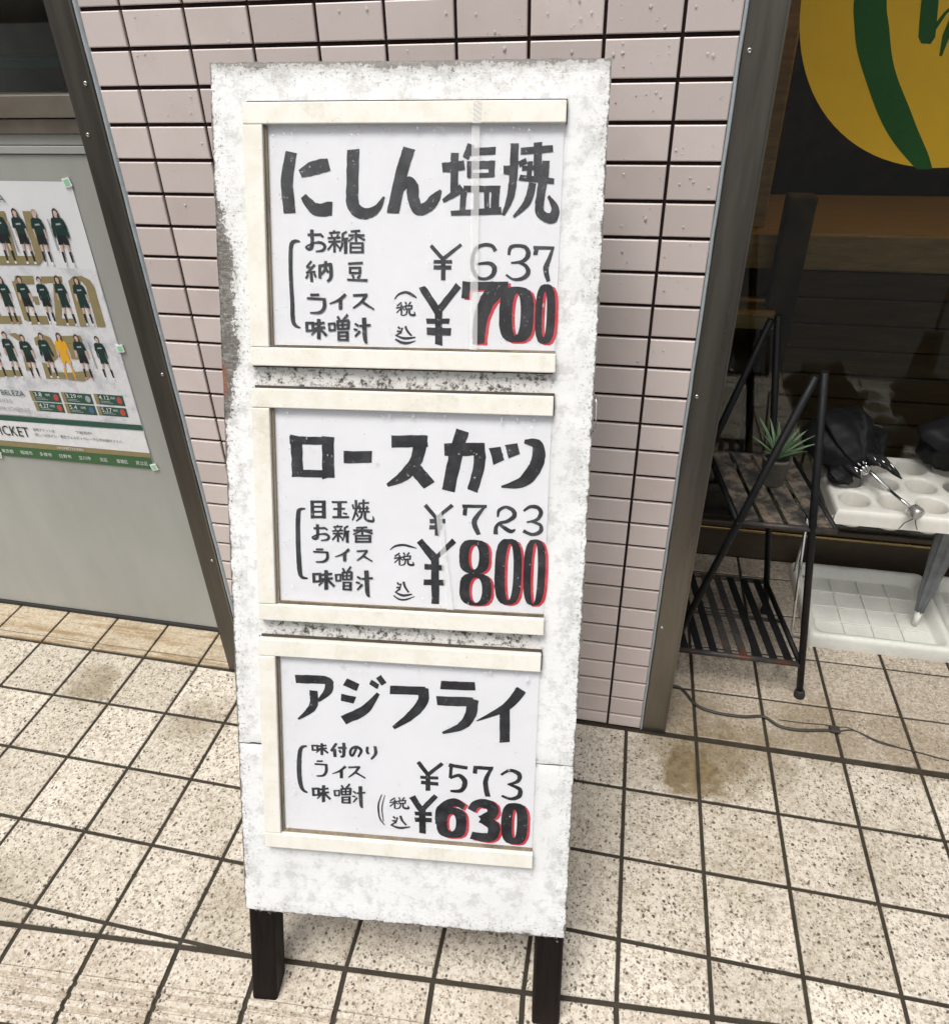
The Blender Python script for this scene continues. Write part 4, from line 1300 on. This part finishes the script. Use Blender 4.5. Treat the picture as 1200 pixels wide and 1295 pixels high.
# printed figures: flat colour shapes on a unit height of 1 (feet at 0)
def figure(k, hx, hz, fx, fz):
    s = hz + .055 - fz; rr = random.Random(k)
    yellow = k == 13; kit = 1 if yellow else 0; long_hair = rr.random() < .4; arm = rr.choice((-.02, 0, .015))
    mats = ['print_kit', 'print_yellow', 'print_skin', 'print_blond' if k == 2 else 'print_hair', 'print_black', 'print_white' if rr.random() < .6 else 'print_shoe', 'print_grey']
    m = MB(); yy = [.0026]
    def pol(pts, mi):
        yy[0] += .00002
        q = pz([(fx + (hx - fx) * v + u * s, fz + v * s) for u, v in pts]); m.poly([(x, -yy[0], z) for x, z in q], mi)
    w = rr.uniform(.9, 1.08); st = rr.uniform(.045, .085)
    for e in (-1, 1):
        pol([(e * .02, .44), (e * (.075 * w), .44), (e * (st + .03), .18), (e * (st - .005), .18)], 2)
        pol([(e * (st - .012), .24), (e * (st + .035), .24), (e * (st + .03), .04), (e * (st + .002), .04)], 1 if yellow else 4)
        pol([(e * (st - .002), .045), (e * (st + .034), .045), (e * (st + .05), .0), (e * st, .0)], 5)
        pol([(e * .085 * w, .80), (e * .125 * w, .76), (e * (.145 + arm), .52), (e * (.115 + arm), .47), (e * .10, .55)], kit if k % 3 == 0 else 2)
        pol([(e * .06 * w, .835), (e * .115 * w, .81), (e * (.145 * w), .66), (e * .095, .64)], kit)
    pol([(-.085 * w, .56), (.085 * w, .56), (.105 * w, .36), (.015, .37), (0, .42), (-.015, .37), (-.105 * w, .36)], kit if yellow else (0 if rr.random() < .5 else 4))
    pol([(-.10 * w, .83), (-.03, .85), (.03, .85), (.10 * w, .83), (.09 * w, .66), (.085 * w, .54), (-.085 * w, .54), (-.09 * w, .66)], kit)
    pol([(-.022, .84), (.022, .84), (.02, .88), (-.02, .88)], 2)
    n = 12
    if long_hair:
        for e in (-1, 1): pol([(e * .03, .97), (e * .055, .96), (e * .068, .82), (e * .042, .81)], 3)
    pol([(.052 * math.cos(2 * math.pi * i / n), .935 + .066 * math.sin(2 * math.pi * i / n)) for i in range(n)], 3)
    pol([((.038 * math.cos(2 * math.pi * i / n)), .912 + .050 * math.sin(2 * math.pi * i / n)) for i in range(n)], 2)
    if not yellow: pol([(-.05, .735), (.05, .745), (.05, .715), (-.05, .705)], 6)
    m.build('printed_figure', mats, PO)
for k, f in enumerate(FIG): figure(k, *f)
for x, z in ((-4.24, 10.2), (-3.33, 10.25), (-3.3, 7.75), (-4.98, 7.7)):
    flat('name_print', [pz([(x - .014, z + .3), (x + .014, z + .3), (x + .03, z - .3), (x, z - .3)])], 'print_grey', .0024)
CARD = [(-5.206, -4.452, 6.55, 6.80, '3.8'), (-4.395, -3.645, 6.57, 6.82, '3.29'), (-3.575, -2.864, 6.585, 6.838, '4.12'), (-5.186, -4.454, 6.30, 6.525, '4.27'), (-4.401, -3.643, 6.30, 6.54, '5.4'), (-3.60, -2.872, 6.312, 6.533, '5.17')]
def text(body, x0, x1, z, h, mat, y=.0030, name='printed_lettering', lean=0.0, par=PO):
    """a word set between x0 and x1 on baseline z (decimetres), turned into a mesh"""
    cu = bpy.data.curves.new(name, 'FONT'); cu.body = body; cu.size = .1; cu.shear = lean; cu.resolution_u = 2
    tmp = bpy.data.objects.new('tmp', cu); COL.objects.link(tmp)
    dg = bpy.context.evaluated_depsgraph_get(); me = bpy.data.meshes.new_from_object(tmp.evaluated_get(dg))
    bpy.data.objects.remove(tmp); bpy.data.curves.remove(cu)
    if not me.vertices: return None
    xs = [v.co.x for v in me.vertices]; ys_ = [v.co.y for v in me.vertices]; a, c = min(xs), max(xs); lo, hi = min(ys_), max(ys_)
    kx = (x1 - x0) * .1 / max(c - a, 1e-6); ky = h * .1 / max(hi - lo, 1e-6)
    for v in me.vertices:
        u, w = v.co.x, v.co.y
        v.co = (x0 * .1 - PX0 + (u - a) * kx, -y, z * .1 - PZ0 + (w - lo) * ky)
    me.name = name; me.materials.clear(); me.materials.append(MATS[mat]); return link(name, me, par)
for x0, x1, z0, z1, t_ in CARD:
    flat('schedule_card', [rect(x0, x1, z0, z1)], 'print_dark_green', .0018)
    flat('card_tab', [rect(x0, x0 + .09, z0, z1)], 'print_gold', .0021)
    text(t_, x0 + .12, x0 + .12 + .062 * len(t_), z1 - .12, .10, 'print_white')
    text('HOME' if x0 < -4 else 'AWAY', x0 + .40, x0 + .52, z1 - .10, .06, 'print_white')
    flat('card_line', [rect(x0 + .12, x0 + .42, z0 + .045, z0 + .06), rect(x0 + .12, x0 + .36, z0 + .08, z0 + .095)], 'print_grey', .0021)
    n = 10; cx, cz = x1 - .11, (z0 + z1) / 2
    flat('crest', [pz([(cx + .065 * math.cos(2 * math.pi * i / n), cz + .085 * math.sin(2 * math.pi * i / n)) for i in range(n)])], random.choice(['print_crest', 'print_red', 'print_grey']), .0021)
text('LA', -4.36, -4.12, 10.845, .15, 'print_dark_green', lean=-.1)
text('BELEZA', -5.95, -5.35, 6.65, .13, 'print_dark_green')
text('GAME SCHEDULE', -6.30, -5.36, 6.25, .10, 'print_grey')
text('2025', -6.10, -5.75, 6.46, .09, 'print_grey')
text('TICKET', -6.60, -5.62, 5.575, .265, 'print_black')
text('前売チケットは', -5.48, -4.92, 5.755, .085, 'print_black')
text('で販売中!', -4.36, -3.94, 5.775, .085, 'print_black')
text('詳しくは日テレ・東京ヴェルディベレーザ公式WEBサイトへ', -5.48, -3.22, 5.625, .085, 'print_black')
text('HOMETOWN', -5.0, -4.32, 5.325, .065, 'print_white')
for body, a, c in (('東京都', -6.584, -6.266), ('稲城市', -6.073, -5.747), ('多摩市', -5.552, -5.223), ('日野市', -5.023, -4.705), ('立川市', -4.508, -4.193), ('北区', -3.96, -3.76), ('板橋区', -3.521, -3.239), ('足立区', -3.033, -2.729)):
    text(body, a, c, 5.085, .105, 'print_white')
for x, z, r, wh in ((-2.668, 11.214, .2, 'on the upper corner of the poster beside the bronze post'), (-2.576, 7.946, .1, 'halfway down the poster edge beside the bronze post'), (-2.595, 5.052, .25, 'on the lower corner of the poster nearest the bronze post'), (-6.74, 5.0, -.2, 'on the lower corner of the poster away from the bronze post')):
    e = empty('adhesive_tab', (x * .1, DY - .0032, z * .1), 'mint green square tab ' + wh, 'tape', 'tabs holding the poster')
    m = MB(); c, s = math.cos(r), math.sin(r)
    def rr_(w): return [((x_ * c - z_ * s), (x_ * s + z_ * c)) for x_, z_ in ((-w, -w), (w, -w), (w, w), (-w, w))]
    m.prism(rr_(.0082), lambda u, v, h: (u, -h, v), -.0015, .0006); m.build('tab', 'tape_white', e)
    m = MB(); m.prism(rr_(.0054), lambda u, v, h: (u, -h, v), .0007, .0010); m.build('green_square', 'tape_mint', e)

# ------------------------------------------------------------------ black iron plant rack in the recess
RK = empty('plant_rack', (.108, .16, 0), 'black iron folding plant rack with slatted shelves beside the steel post', 'rack')
RK.location = (1.08, .16, 0)
def rk(x, y, z): return (x * .1 - 1.08 - .0143 * (y - 1.6) , y * .1 - .16, z * .1)      # the frame stands slightly askew
def rtube(name, pts, r, mat='black_iron', n=10):
    m = MB(); m.tube([rk(*q) for q in pts], r, n); return m.build(name, mat, RK)
AP = 8.1
for y in (1.6, 4.4):
    rtube('leg', [(12.30, y, .05), (11.13, y, AP)], .0076)
    rtube('leg', [(9.10, y + .02, .05), (11.02, y + .02, AP - .1)], .0076)
    for x in (12.30, 9.10):
        m = MB(); m.tube([rk(x, y, 0), rk(x, y, .06), rk(x - .01, y, .16), rk(x - .02, y, .22)], [.012, .0125, .011, .0085], 12); m.build('rubber_foot', 'black_rubber', RK)
    rtube('shelf_rail', [(9.32, y, 1.0), (12.16, y, 1.0)], .0065, 'worn_iron')
    rtube('shelf_rail', [(10.18, y, 4.70), (12.08, y, 4.70)], .006, 'worn_iron')
rtube('shelf_side', [(12.14, 1.6, 1.0), (12.14, 4.4, 1.0)], .0065)
rtube('shelf_side', [(9.34, 1.6, 1.0), (9.34, 4.4, 1.0)], .0065)
rtube('shelf_side', [(12.08, 1.6, 4.7), (12.08, 4.4, 4.7)], .006)
rtube('shelf_side', [(10.2, 1.6, 4.7), (10.2, 4.4, 4.7)], .006)
rtube('cross_bar', [(9.34, 3.0, .97), (12.12, 3.0, .97)], .005, 'worn_iron')
for k in range(8):
    x = 9.62 + k * .325
    m = MB(); a, c = rk(x - .085, 1.62, 1.02), rk(x + .085, 4.38, 1.055); s = -.0143 * 2.76
    m.v = [(a[0], a[1], a[2]), (c[0] - s, a[1], a[2]), (c[0], c[1], a[2]), (a[0] + s, c[1], a[2])]; m.v += [(p[0], p[1], c[2]) for p in m.v[:4]]
    m.f = [(0, 3, 2, 1), (4, 5, 6, 7), (0, 1, 5, 4), (1, 2, 6, 5), (2, 3, 7, 6), (3, 0, 4, 7)]; m.m = [0] * 6; m.sm = [False] * 6
    m.build('slat', 'worn_iron' if k in (3, 4) else 'black_iron', RK)
for k in range(4):
    x = 10.44 + k * .46
    m = MB(); a, c = rk(x - .185, 1.64, 4.72), rk(x + .185, 4.36, 4.76); s = -.0143 * 2.72
    m.v = [(a[0], a[1], a[2]), (c[0] - s, a[1], a[2]), (c[0], c[1], a[2]), (a[0] + s, c[1], a[2])]; m.v += [(p[0], p[1], c[2]) for p in m.v[:4]]
    m.f = [(0, 3, 2, 1), (4, 5, 6, 7), (0, 1, 5, 4), (1, 2, 6, 5), (2, 3, 7, 6), (3, 0, 4, 7)]; m.m = [0] * 6; m.sm = [False] * 6
    m.build('slat', 'shelf_wear', RK)

# potted succulent on the upper shelf
PL = empty('potted_succulent', (1.105, .318, .4762), 'green spiky succulent in a grey pot on the rack', 'plant')
m = MB(); n = 20
prof = [(.0005, .0), (.022, .0), (.0235, .003), (.0290, .058), (.0305, .060), (.0305, .066), (.0265, .066), (.0255, .058), (.0005, .057)]
m.grid([[(r * math.cos(2 * math.pi * k / n), r * math.sin(2 * math.pi * k / n), z) for k in range(n)] for r, z in prof], True, 0, True); m.build('pot', 'pot_grey', PL)
m = MB(); m.grid([[(r * math.cos(2 * math.pi * k / n), r * math.sin(2 * math.pi * k / n), z + random.uniform(-.001, .001)) for k in range(n)] for r, z in ((.0262, .0585), (.018, .0605), (.009, .061), (.0004, .0605))], True, 0, True); m.build('soil', 'soil', PL)
def leaf(az, tilt, ln, w):
    m = MB(); rows = []
    for k in range(9):
        u = k / 8; bend = tilt + .55 * u * u * (1 if tilt > .4 else .35)
        rr, zz = ln * (math.sin(tilt) * u + .25 * u * u * math.sin(bend) * .5), ln * (math.cos(tilt) * u - .12 * u * u * math.sin(tilt))
        ww = w * (1 - u) ** .75 * (.75 + .9 * u) if u < 1 else 0.0003
        row = []
        for j in range(7):
            v = (j - 3) / 3
            side = ww * v; cup = .45 * ww * (v * v) + .0
            th = .35 * ww * (1 - v * v)
            row.append((rr - cup * math.cos(tilt), side, .060 + zz + cup * .6))
        rows.append(row)
    rows2 = [[(x + .003 * (1 - i / 8), y, z - .0025 * (1 - i / 8)) for x, y, z in r] for i, r in enumerate(rows)]
    ca, sa = math.cos(az), math.sin(az)
    f = lambda R: [[(x * ca - y * sa, x * sa + y * ca, z) for x, y, z in r] for r in R]
    A, B_ = f(rows), f(rows2); m.grid([a + c[::-1] for a, c in zip(A, B_)], True, 0, True, True)
    m.build('leaf', 'succulent_leaf', PL)
for k in range(22):
    az = k * 2.39996; t_ = .08 + .85 * (k / 22) ** 1.0
    leaf(az + random.uniform(-.2, .2), t_, random.uniform(.075, .108), random.uniform(.0038, .0056))

# ------------------------------------------------------------------ umbrella stand
UX, UY = 1.2740, .330
US = empty('umbrella_stand', (UX, UY, 0), 'off-white plastic umbrella stand with a holed top over drip trays', 'umbrella stand')
def tray(name, x0, x1, y0, y1):
    """shallow tray: rounded rim, sloping inner wall, low grid of ribs on its floor"""
    m = MB(); H = .040
    def rr(x0, x1, y0, y1, r, z):
        out = []
        for cx, cy, a0 in ((x1 - r, y0 + r, -90), (x1 - r, y1 - r, 0), (x0 + r, y1 - r, 90), (x0 + r, y0 + r, 180)):
            for k in range(7):
                a = math.radians(a0 + 90 * k / 6); out.append((cx + r * math.cos(a), cy + r * math.sin(a), z))
        return out
    loops = []
    for ins, z, r in ((0, .0, .014), (0, .006, .014), (-.001, .028, .015), (.0015, .036, .015), (.006, H, .016), (.013, H, .018), (.020, .037, .02), (.027, .015, .022), (.032, .0105, .024)):
        loops.append(rr(x0 + ins, x1 - ins, y0 + ins * .9, y1 - ins, r, z))
    m.grid(loops, True, 0, True)
    b_ = len(m.v); n = len(loops[-1]); m.f.append(tuple(range(b_ - n, b_))); m.m.append(0); m.sm.append(False)
    o = m.build(name, 'tray_plastic', US)
    nx, ny = 4, 4
    for i in range(1, nx):
        q = x0 + .03 + (x1 - x0 - .06) * i / nx; mm = MB(); mm.box(q - .003, q + .003, y0 + .034, y1 - .034, .0106, .0155, bev=.0012); mm.build('floor_rib', 'tray_plastic', o)
    for j in range(1, ny):
        q = y0 + .03 + (y1 - y0 - .06) * j / ny; mm = MB(); mm.box(x0 + .034, x1 - .034, q - .003, q + .003, .0106, .0150, bev=.0012); mm.build('floor_rib', 'tray_plastic', o)
    return o
tray('drip_tray', .000, .335, .0, .295)
tray('drip_tray', .338, .673, .0, .295)
# holed top
m = MB(); P_ = .08; ox, oy = .031 - .04 + .0, .063 - .04; NXH, NYH = 8, 3; zt = .405; seg = 24
x_l, x_r, y_f, y_b = -.017, .6895, .008, .272
def sq(k, cx, cy):
    a = 2 * math.pi * k / seg; c, s = math.cos(a), math.sin(a); q = 1 / max(abs(c), abs(s)); return (cx + .04 * c * q, cy + .04 * s * q)
for i in range(NXH):
    for j in range(NYH):
        cx, cy = ox + .04 + P_ * i, oy + .04 + P_ * j
        rows = [[(*sq(k, cx, cy), zt) for k in range(seg)]]
        for r, z in ((.0355, zt), (.0335, zt - .0015), (.0320, zt - .006), (.0310, zt - .030), (.0302, zt - .058)):
            rows.append([(cx + r * math.cos(2 * math.pi * k / seg), cy + r * math.sin(2 * math.pi * k / seg), z) for k in range(seg)])
        m.grid(rows, True, 0, True)
gx0, gx1, gy0, gy1 = ox, ox + P_ * NXH, oy, oy + P_ * NYH
for a, c, d, e in ((x_l + .006, gx0, y_f + .008, y_b - .006), (gx1, x_r - .006, y_f + .008, y_b - .006), (gx0, gx1, y_f + .008, gy0), (gx0, gx1, gy1, y_b - .006)):
    m.poly([(a, d, zt), (c, d, zt), (c, e, zt), (a, e, zt)])
def rr4(ins, z): return [(x_l + ins, y_f + ins, z), (x_r - ins, y_f + ins, z), (x_r - ins, y_b - ins, z), (x_l + ins, y_b - ins, z)]
edge = [(.006, zt), (.0045, zt - .0008), (.0025, zt - .003), (.0008, zt - .007), (0, zt - .012), (-.001, zt - .036), (.004, zt - .038)]
L0 = [(x_l + .006, y_f + .008, zt), (x_r - .006, y_f + .008, zt), (x_r - .006, y_b - .006, zt), (x_l + .006, y_b - .006, zt)]
m.grid([L0] + [rr4(i, z) for i, z in edge], True, 0, False)
m.build('holed_top', 'white_plastic', US)
def ut(name, pts, r, mat='chrome'):
    mm = MB(); mm.tube(pts, r, 8); return mm.build(name, mat, US)
ut('support_rod', [(.030, .018, .020), (-.030, .018, .020), (-.0362, .019, .026), (-.044, .019, .10), (-.070, .02, .372)], .0034)
ut('support_rod', [(.03, .25, .02), (.004, .25, .03), (.004, .25, .367)], .004)
ut('support_rod', [(.655, .02, .02), (.668, .02, .05), (.668, .02, .367)], .004)
ut('support_rod', [(.655, .25, .02), (.668, .25, .05), (.668, .25, .367)], .004)
ut('support_rod', [(-.070, .02, .372), (-.03, .03, .374), (.03, .03, .372)], .0034)

# ------------------------------------------------------------------ umbrellas
def canopy(m, A, B, radii, lobes, squash, zmin, wob=.10, n=72, steps=22, seed=1):
    A, B = Vector(A), Vector(B); d = (B - A).normalized(); s = d.cross(Vector((0, 0, 1))).normalized(); u = s.cross(d).normalized()
    rr = random.Random(seed); ph = [rr.uniform(0, 6.28) for _ in range(6)]
    rows = []
    for k in range(steps + 1):
        t = k / steps; q = t * (len(radii) - 1); i = min(int(q), len(radii) - 2); f = q - i; f = f * f * (3 - 2 * f); R = radii[i] + (radii[i + 1] - radii[i]) * f
        row = []
        for j in range(n):
            a = 2 * math.pi * j / n
            fr_ = (lobes * a / (2 * math.pi) + .35 * t + ph[0]) % 1.0; fold = fr_ ** 1.3 if fr_ < .93 else (1 - fr_) / .07
            r = R * (1 - wob * 1.6 + wob * 2.2 * fold + .06 * math.sin(3 * a + ph[1] + 3 * t) + .04 * math.sin(7 * a + ph[2] - 5 * t))
            p = A + (B - A) * t + s * (r * math.cos(a)) + u * (r * squash * math.sin(a))
            if p.z < zmin: p.z = zmin + .0006 * math.sin(9 * a)
            row.append(tuple(p))
        rows.append(row)
    m.grid(rows, True, 0, True, True)
U1 = empty('folded_umbrella', (1.33, .45, .41), 'loose black folding umbrella with silver ribs lying on the stand', 'umbrella', 'black umbrellas on the stand')
U1.location = (0, 0, 0)
A_, B_ = (1.318, .452, .456), (1.258, .60, .498)
m = MB(); canopy(m, A_, B_, [.024, .052, .074, .082, .080, .068, .026], 6, .95, .4062, .10, seed=3, n=120); m.build('canopy', 'black_nylon', U1)
m = MB(); canopy(m, (1.362, .490, .446), (1.318, .61, .468), [.010, .040, .062, .062, .020], 4, 1.0, .4064, .12, seed=8, n=96); m.build('canopy_flap', 'black_nylon', U1)
m = MB(); canopy(m, (1.300, .428, .424), (1.262, .47, .440), [.010, .030, .034, .012], 4, .7, .4062, .12, seed=9); m.build('canopy_flap', 'black_nylon', U1)
K_ = Vector((1.4027, .3265, .430)); Av = Vector(A_)
m = MB(); m.tube([K_, K_.lerp(Av, .5)], .0036, 10); m.tube([K_.lerp(Av, .45), Av.lerp(Vector(B_), .25)], .0046, 10); m.build('shaft', 'chrome', U1)
dk = (K_ - Av).normalized()
m = MB(); m.tube([K_ - dk * .008, K_ - dk * .004, K_ + dk * .012, K_ + dk * .018, K_ + dk * .0185], [.007, .0135, .0145, .0125, .002], 18); m.build('handle_knob', 'plastic_cream', U1)
sd = dk.cross(Vector((0, 0, 1))).normalized(); up = sd.cross(dk).normalized()
m = MB()
for k in range(8):
    a = 2 * math.pi * k / 8; off = sd * math.cos(a) + up * math.sin(a)
    m.tube([Av + dk * .022 + off * .006, Av - dk * .004 + off * .016, Av - dk * .035 + off * .030], .0022, 6)
    m.tube([Av + dk * .018 + off * .009, Av + dk * .006 + off * .012], .0040, 6)
m.build('rib_cluster', 'chrome', U1)
for off, q, ln in ((sd * -.030 + up * .016, .004, .050), (sd * -.052 + up * .014, -.010, .070), (sd * -.014 + up * .020, .004, .034), (sd * .022 + up * -.006, .0, .03)):
    m = MB(); s0 = Av + off - dk * .03; s1 = Av + off + dk * ln + up * q
    m.tube([s0, s0.lerp(s1, .4), s0.lerp(s1, .8), s1], [.013, .011, .007, .0015], 10); m.build('canopy_tip', 'black_nylon', U1)
    m = MB(); m.tube([s0.lerp(s1, .25) + up * .0105, s0.lerp(s1, .6) + up * .009, s1 + up * .001], .0012, 6); m.build('rib', 'chrome', U1)
m = MB()
m.tube([K_ + dk * .012 - up * .012, K_ + Vector((-.012, -.008, -.030)), K_ + Vector((-.018, -.006, -.048))], .0010, 6)
m.tube([K_ + dk * .012 - up * .012, K_ + Vector((.010, -.008, -.030)), K_ + Vector((.018, -.006, -.046))], .0010, 6)
m.build('wrist_cord', 'cable_black', U1)

U2 = empty('folded_umbrella', (0, 0, 0), 'bundled black umbrella with its canopy hanging loose at the end of the stand', 'umbrella', 'black umbrellas on the stand')
m = MB(); canopy(m, (1.545, .500, .470), (1.53, .625, .482), [.020, .064, .082, .080, .060, .02], 6, .95, .4062, .11, seed=21, n=120); m.build('canopy', 'black_nylon', U2)
m = MB(); m.tube([(1.545, .51, .47), (1.60, .40, .45)], .004, 10); m.build('shaft', 'chrome', U2)
m = MB(); m.tube([(1.596, .408, .452), (1.62, .36, .444)], [.011, .012], 12); m.build('handle_knob', 'black_rubber', U2)

U3 = empty('grey_umbrella', (1.5462, .4393, .0112), 'closed grey umbrella standing tip down in the drip tray', 'umbrella')
m = MB(); top = Vector((.004, .024, .62))
m.tube([(0, 0, .002), (0, .001, .050)], [.0065, .0085], 12); m.build('ferrule', 'white_plastic', U3)
m = MB(); canopy(m, (0, .001, .048), tuple(top), [.010, .019, .025, .028, .030, .030, .022], 8, 1.0, -1, .12, n=48, steps=20, seed=5); m.build('canopy', 'grey_nylon', U3)
m = MB(); m.tube([top, top + Vector((.002, .004, .16))], .004, 8); m.tube([top + Vector((.002, .004, .16)), top + Vector((.003, .006, .20)), top + Vector((.02, .01, .225)), top + Vector((.04, .012, .20))], .009, 10); m.build('handle', 'black_rubber', U3)

# ------------------------------------------------------------------ cable trailing over the paving
CB = empty('power_cable', (.95, .1, 0), 'thin dark cable with a small connector trailing across the paving', 'cable')
C0 = [(9.25, 1.42), (9.361, 1.366), (9.666, 1.3), (9.967, .88), (10.392, .728), (10.99, .725), (11.421, .804), (11.729, .595), (12.137, .562), (12.643, .655), (12.80, .675)]
def cable(name, pts, r, mat='cable_black'):
    mm = MB(); q = catmull([(x * .1 - .95, y * .1 - .1) for x, y in pts], 6); mm.tube([(x, y, r + .0004) for x, y in q], r, 8); return mm.build(name, mat, CB)
cable('cord', C0, .0034)
cable('lead', [(12.98, .70), (13.316, .779), (13.752, .584), (14.344, .447), (14.42, .441), (15.074, .322), (16.2, .15), (18, .3)], .0015)
cable('lead', [(11.757, .80), (12.257, .802), (12.70, .835), (12.98, .82), (13.246, .831), (13.742, .548), (14.30, .455)], .0010)
m = MB(); m.box(.328, .350, -.038, -.021, .0006, .009, bev=.002); m.build('connector', 'cable_black', CB)
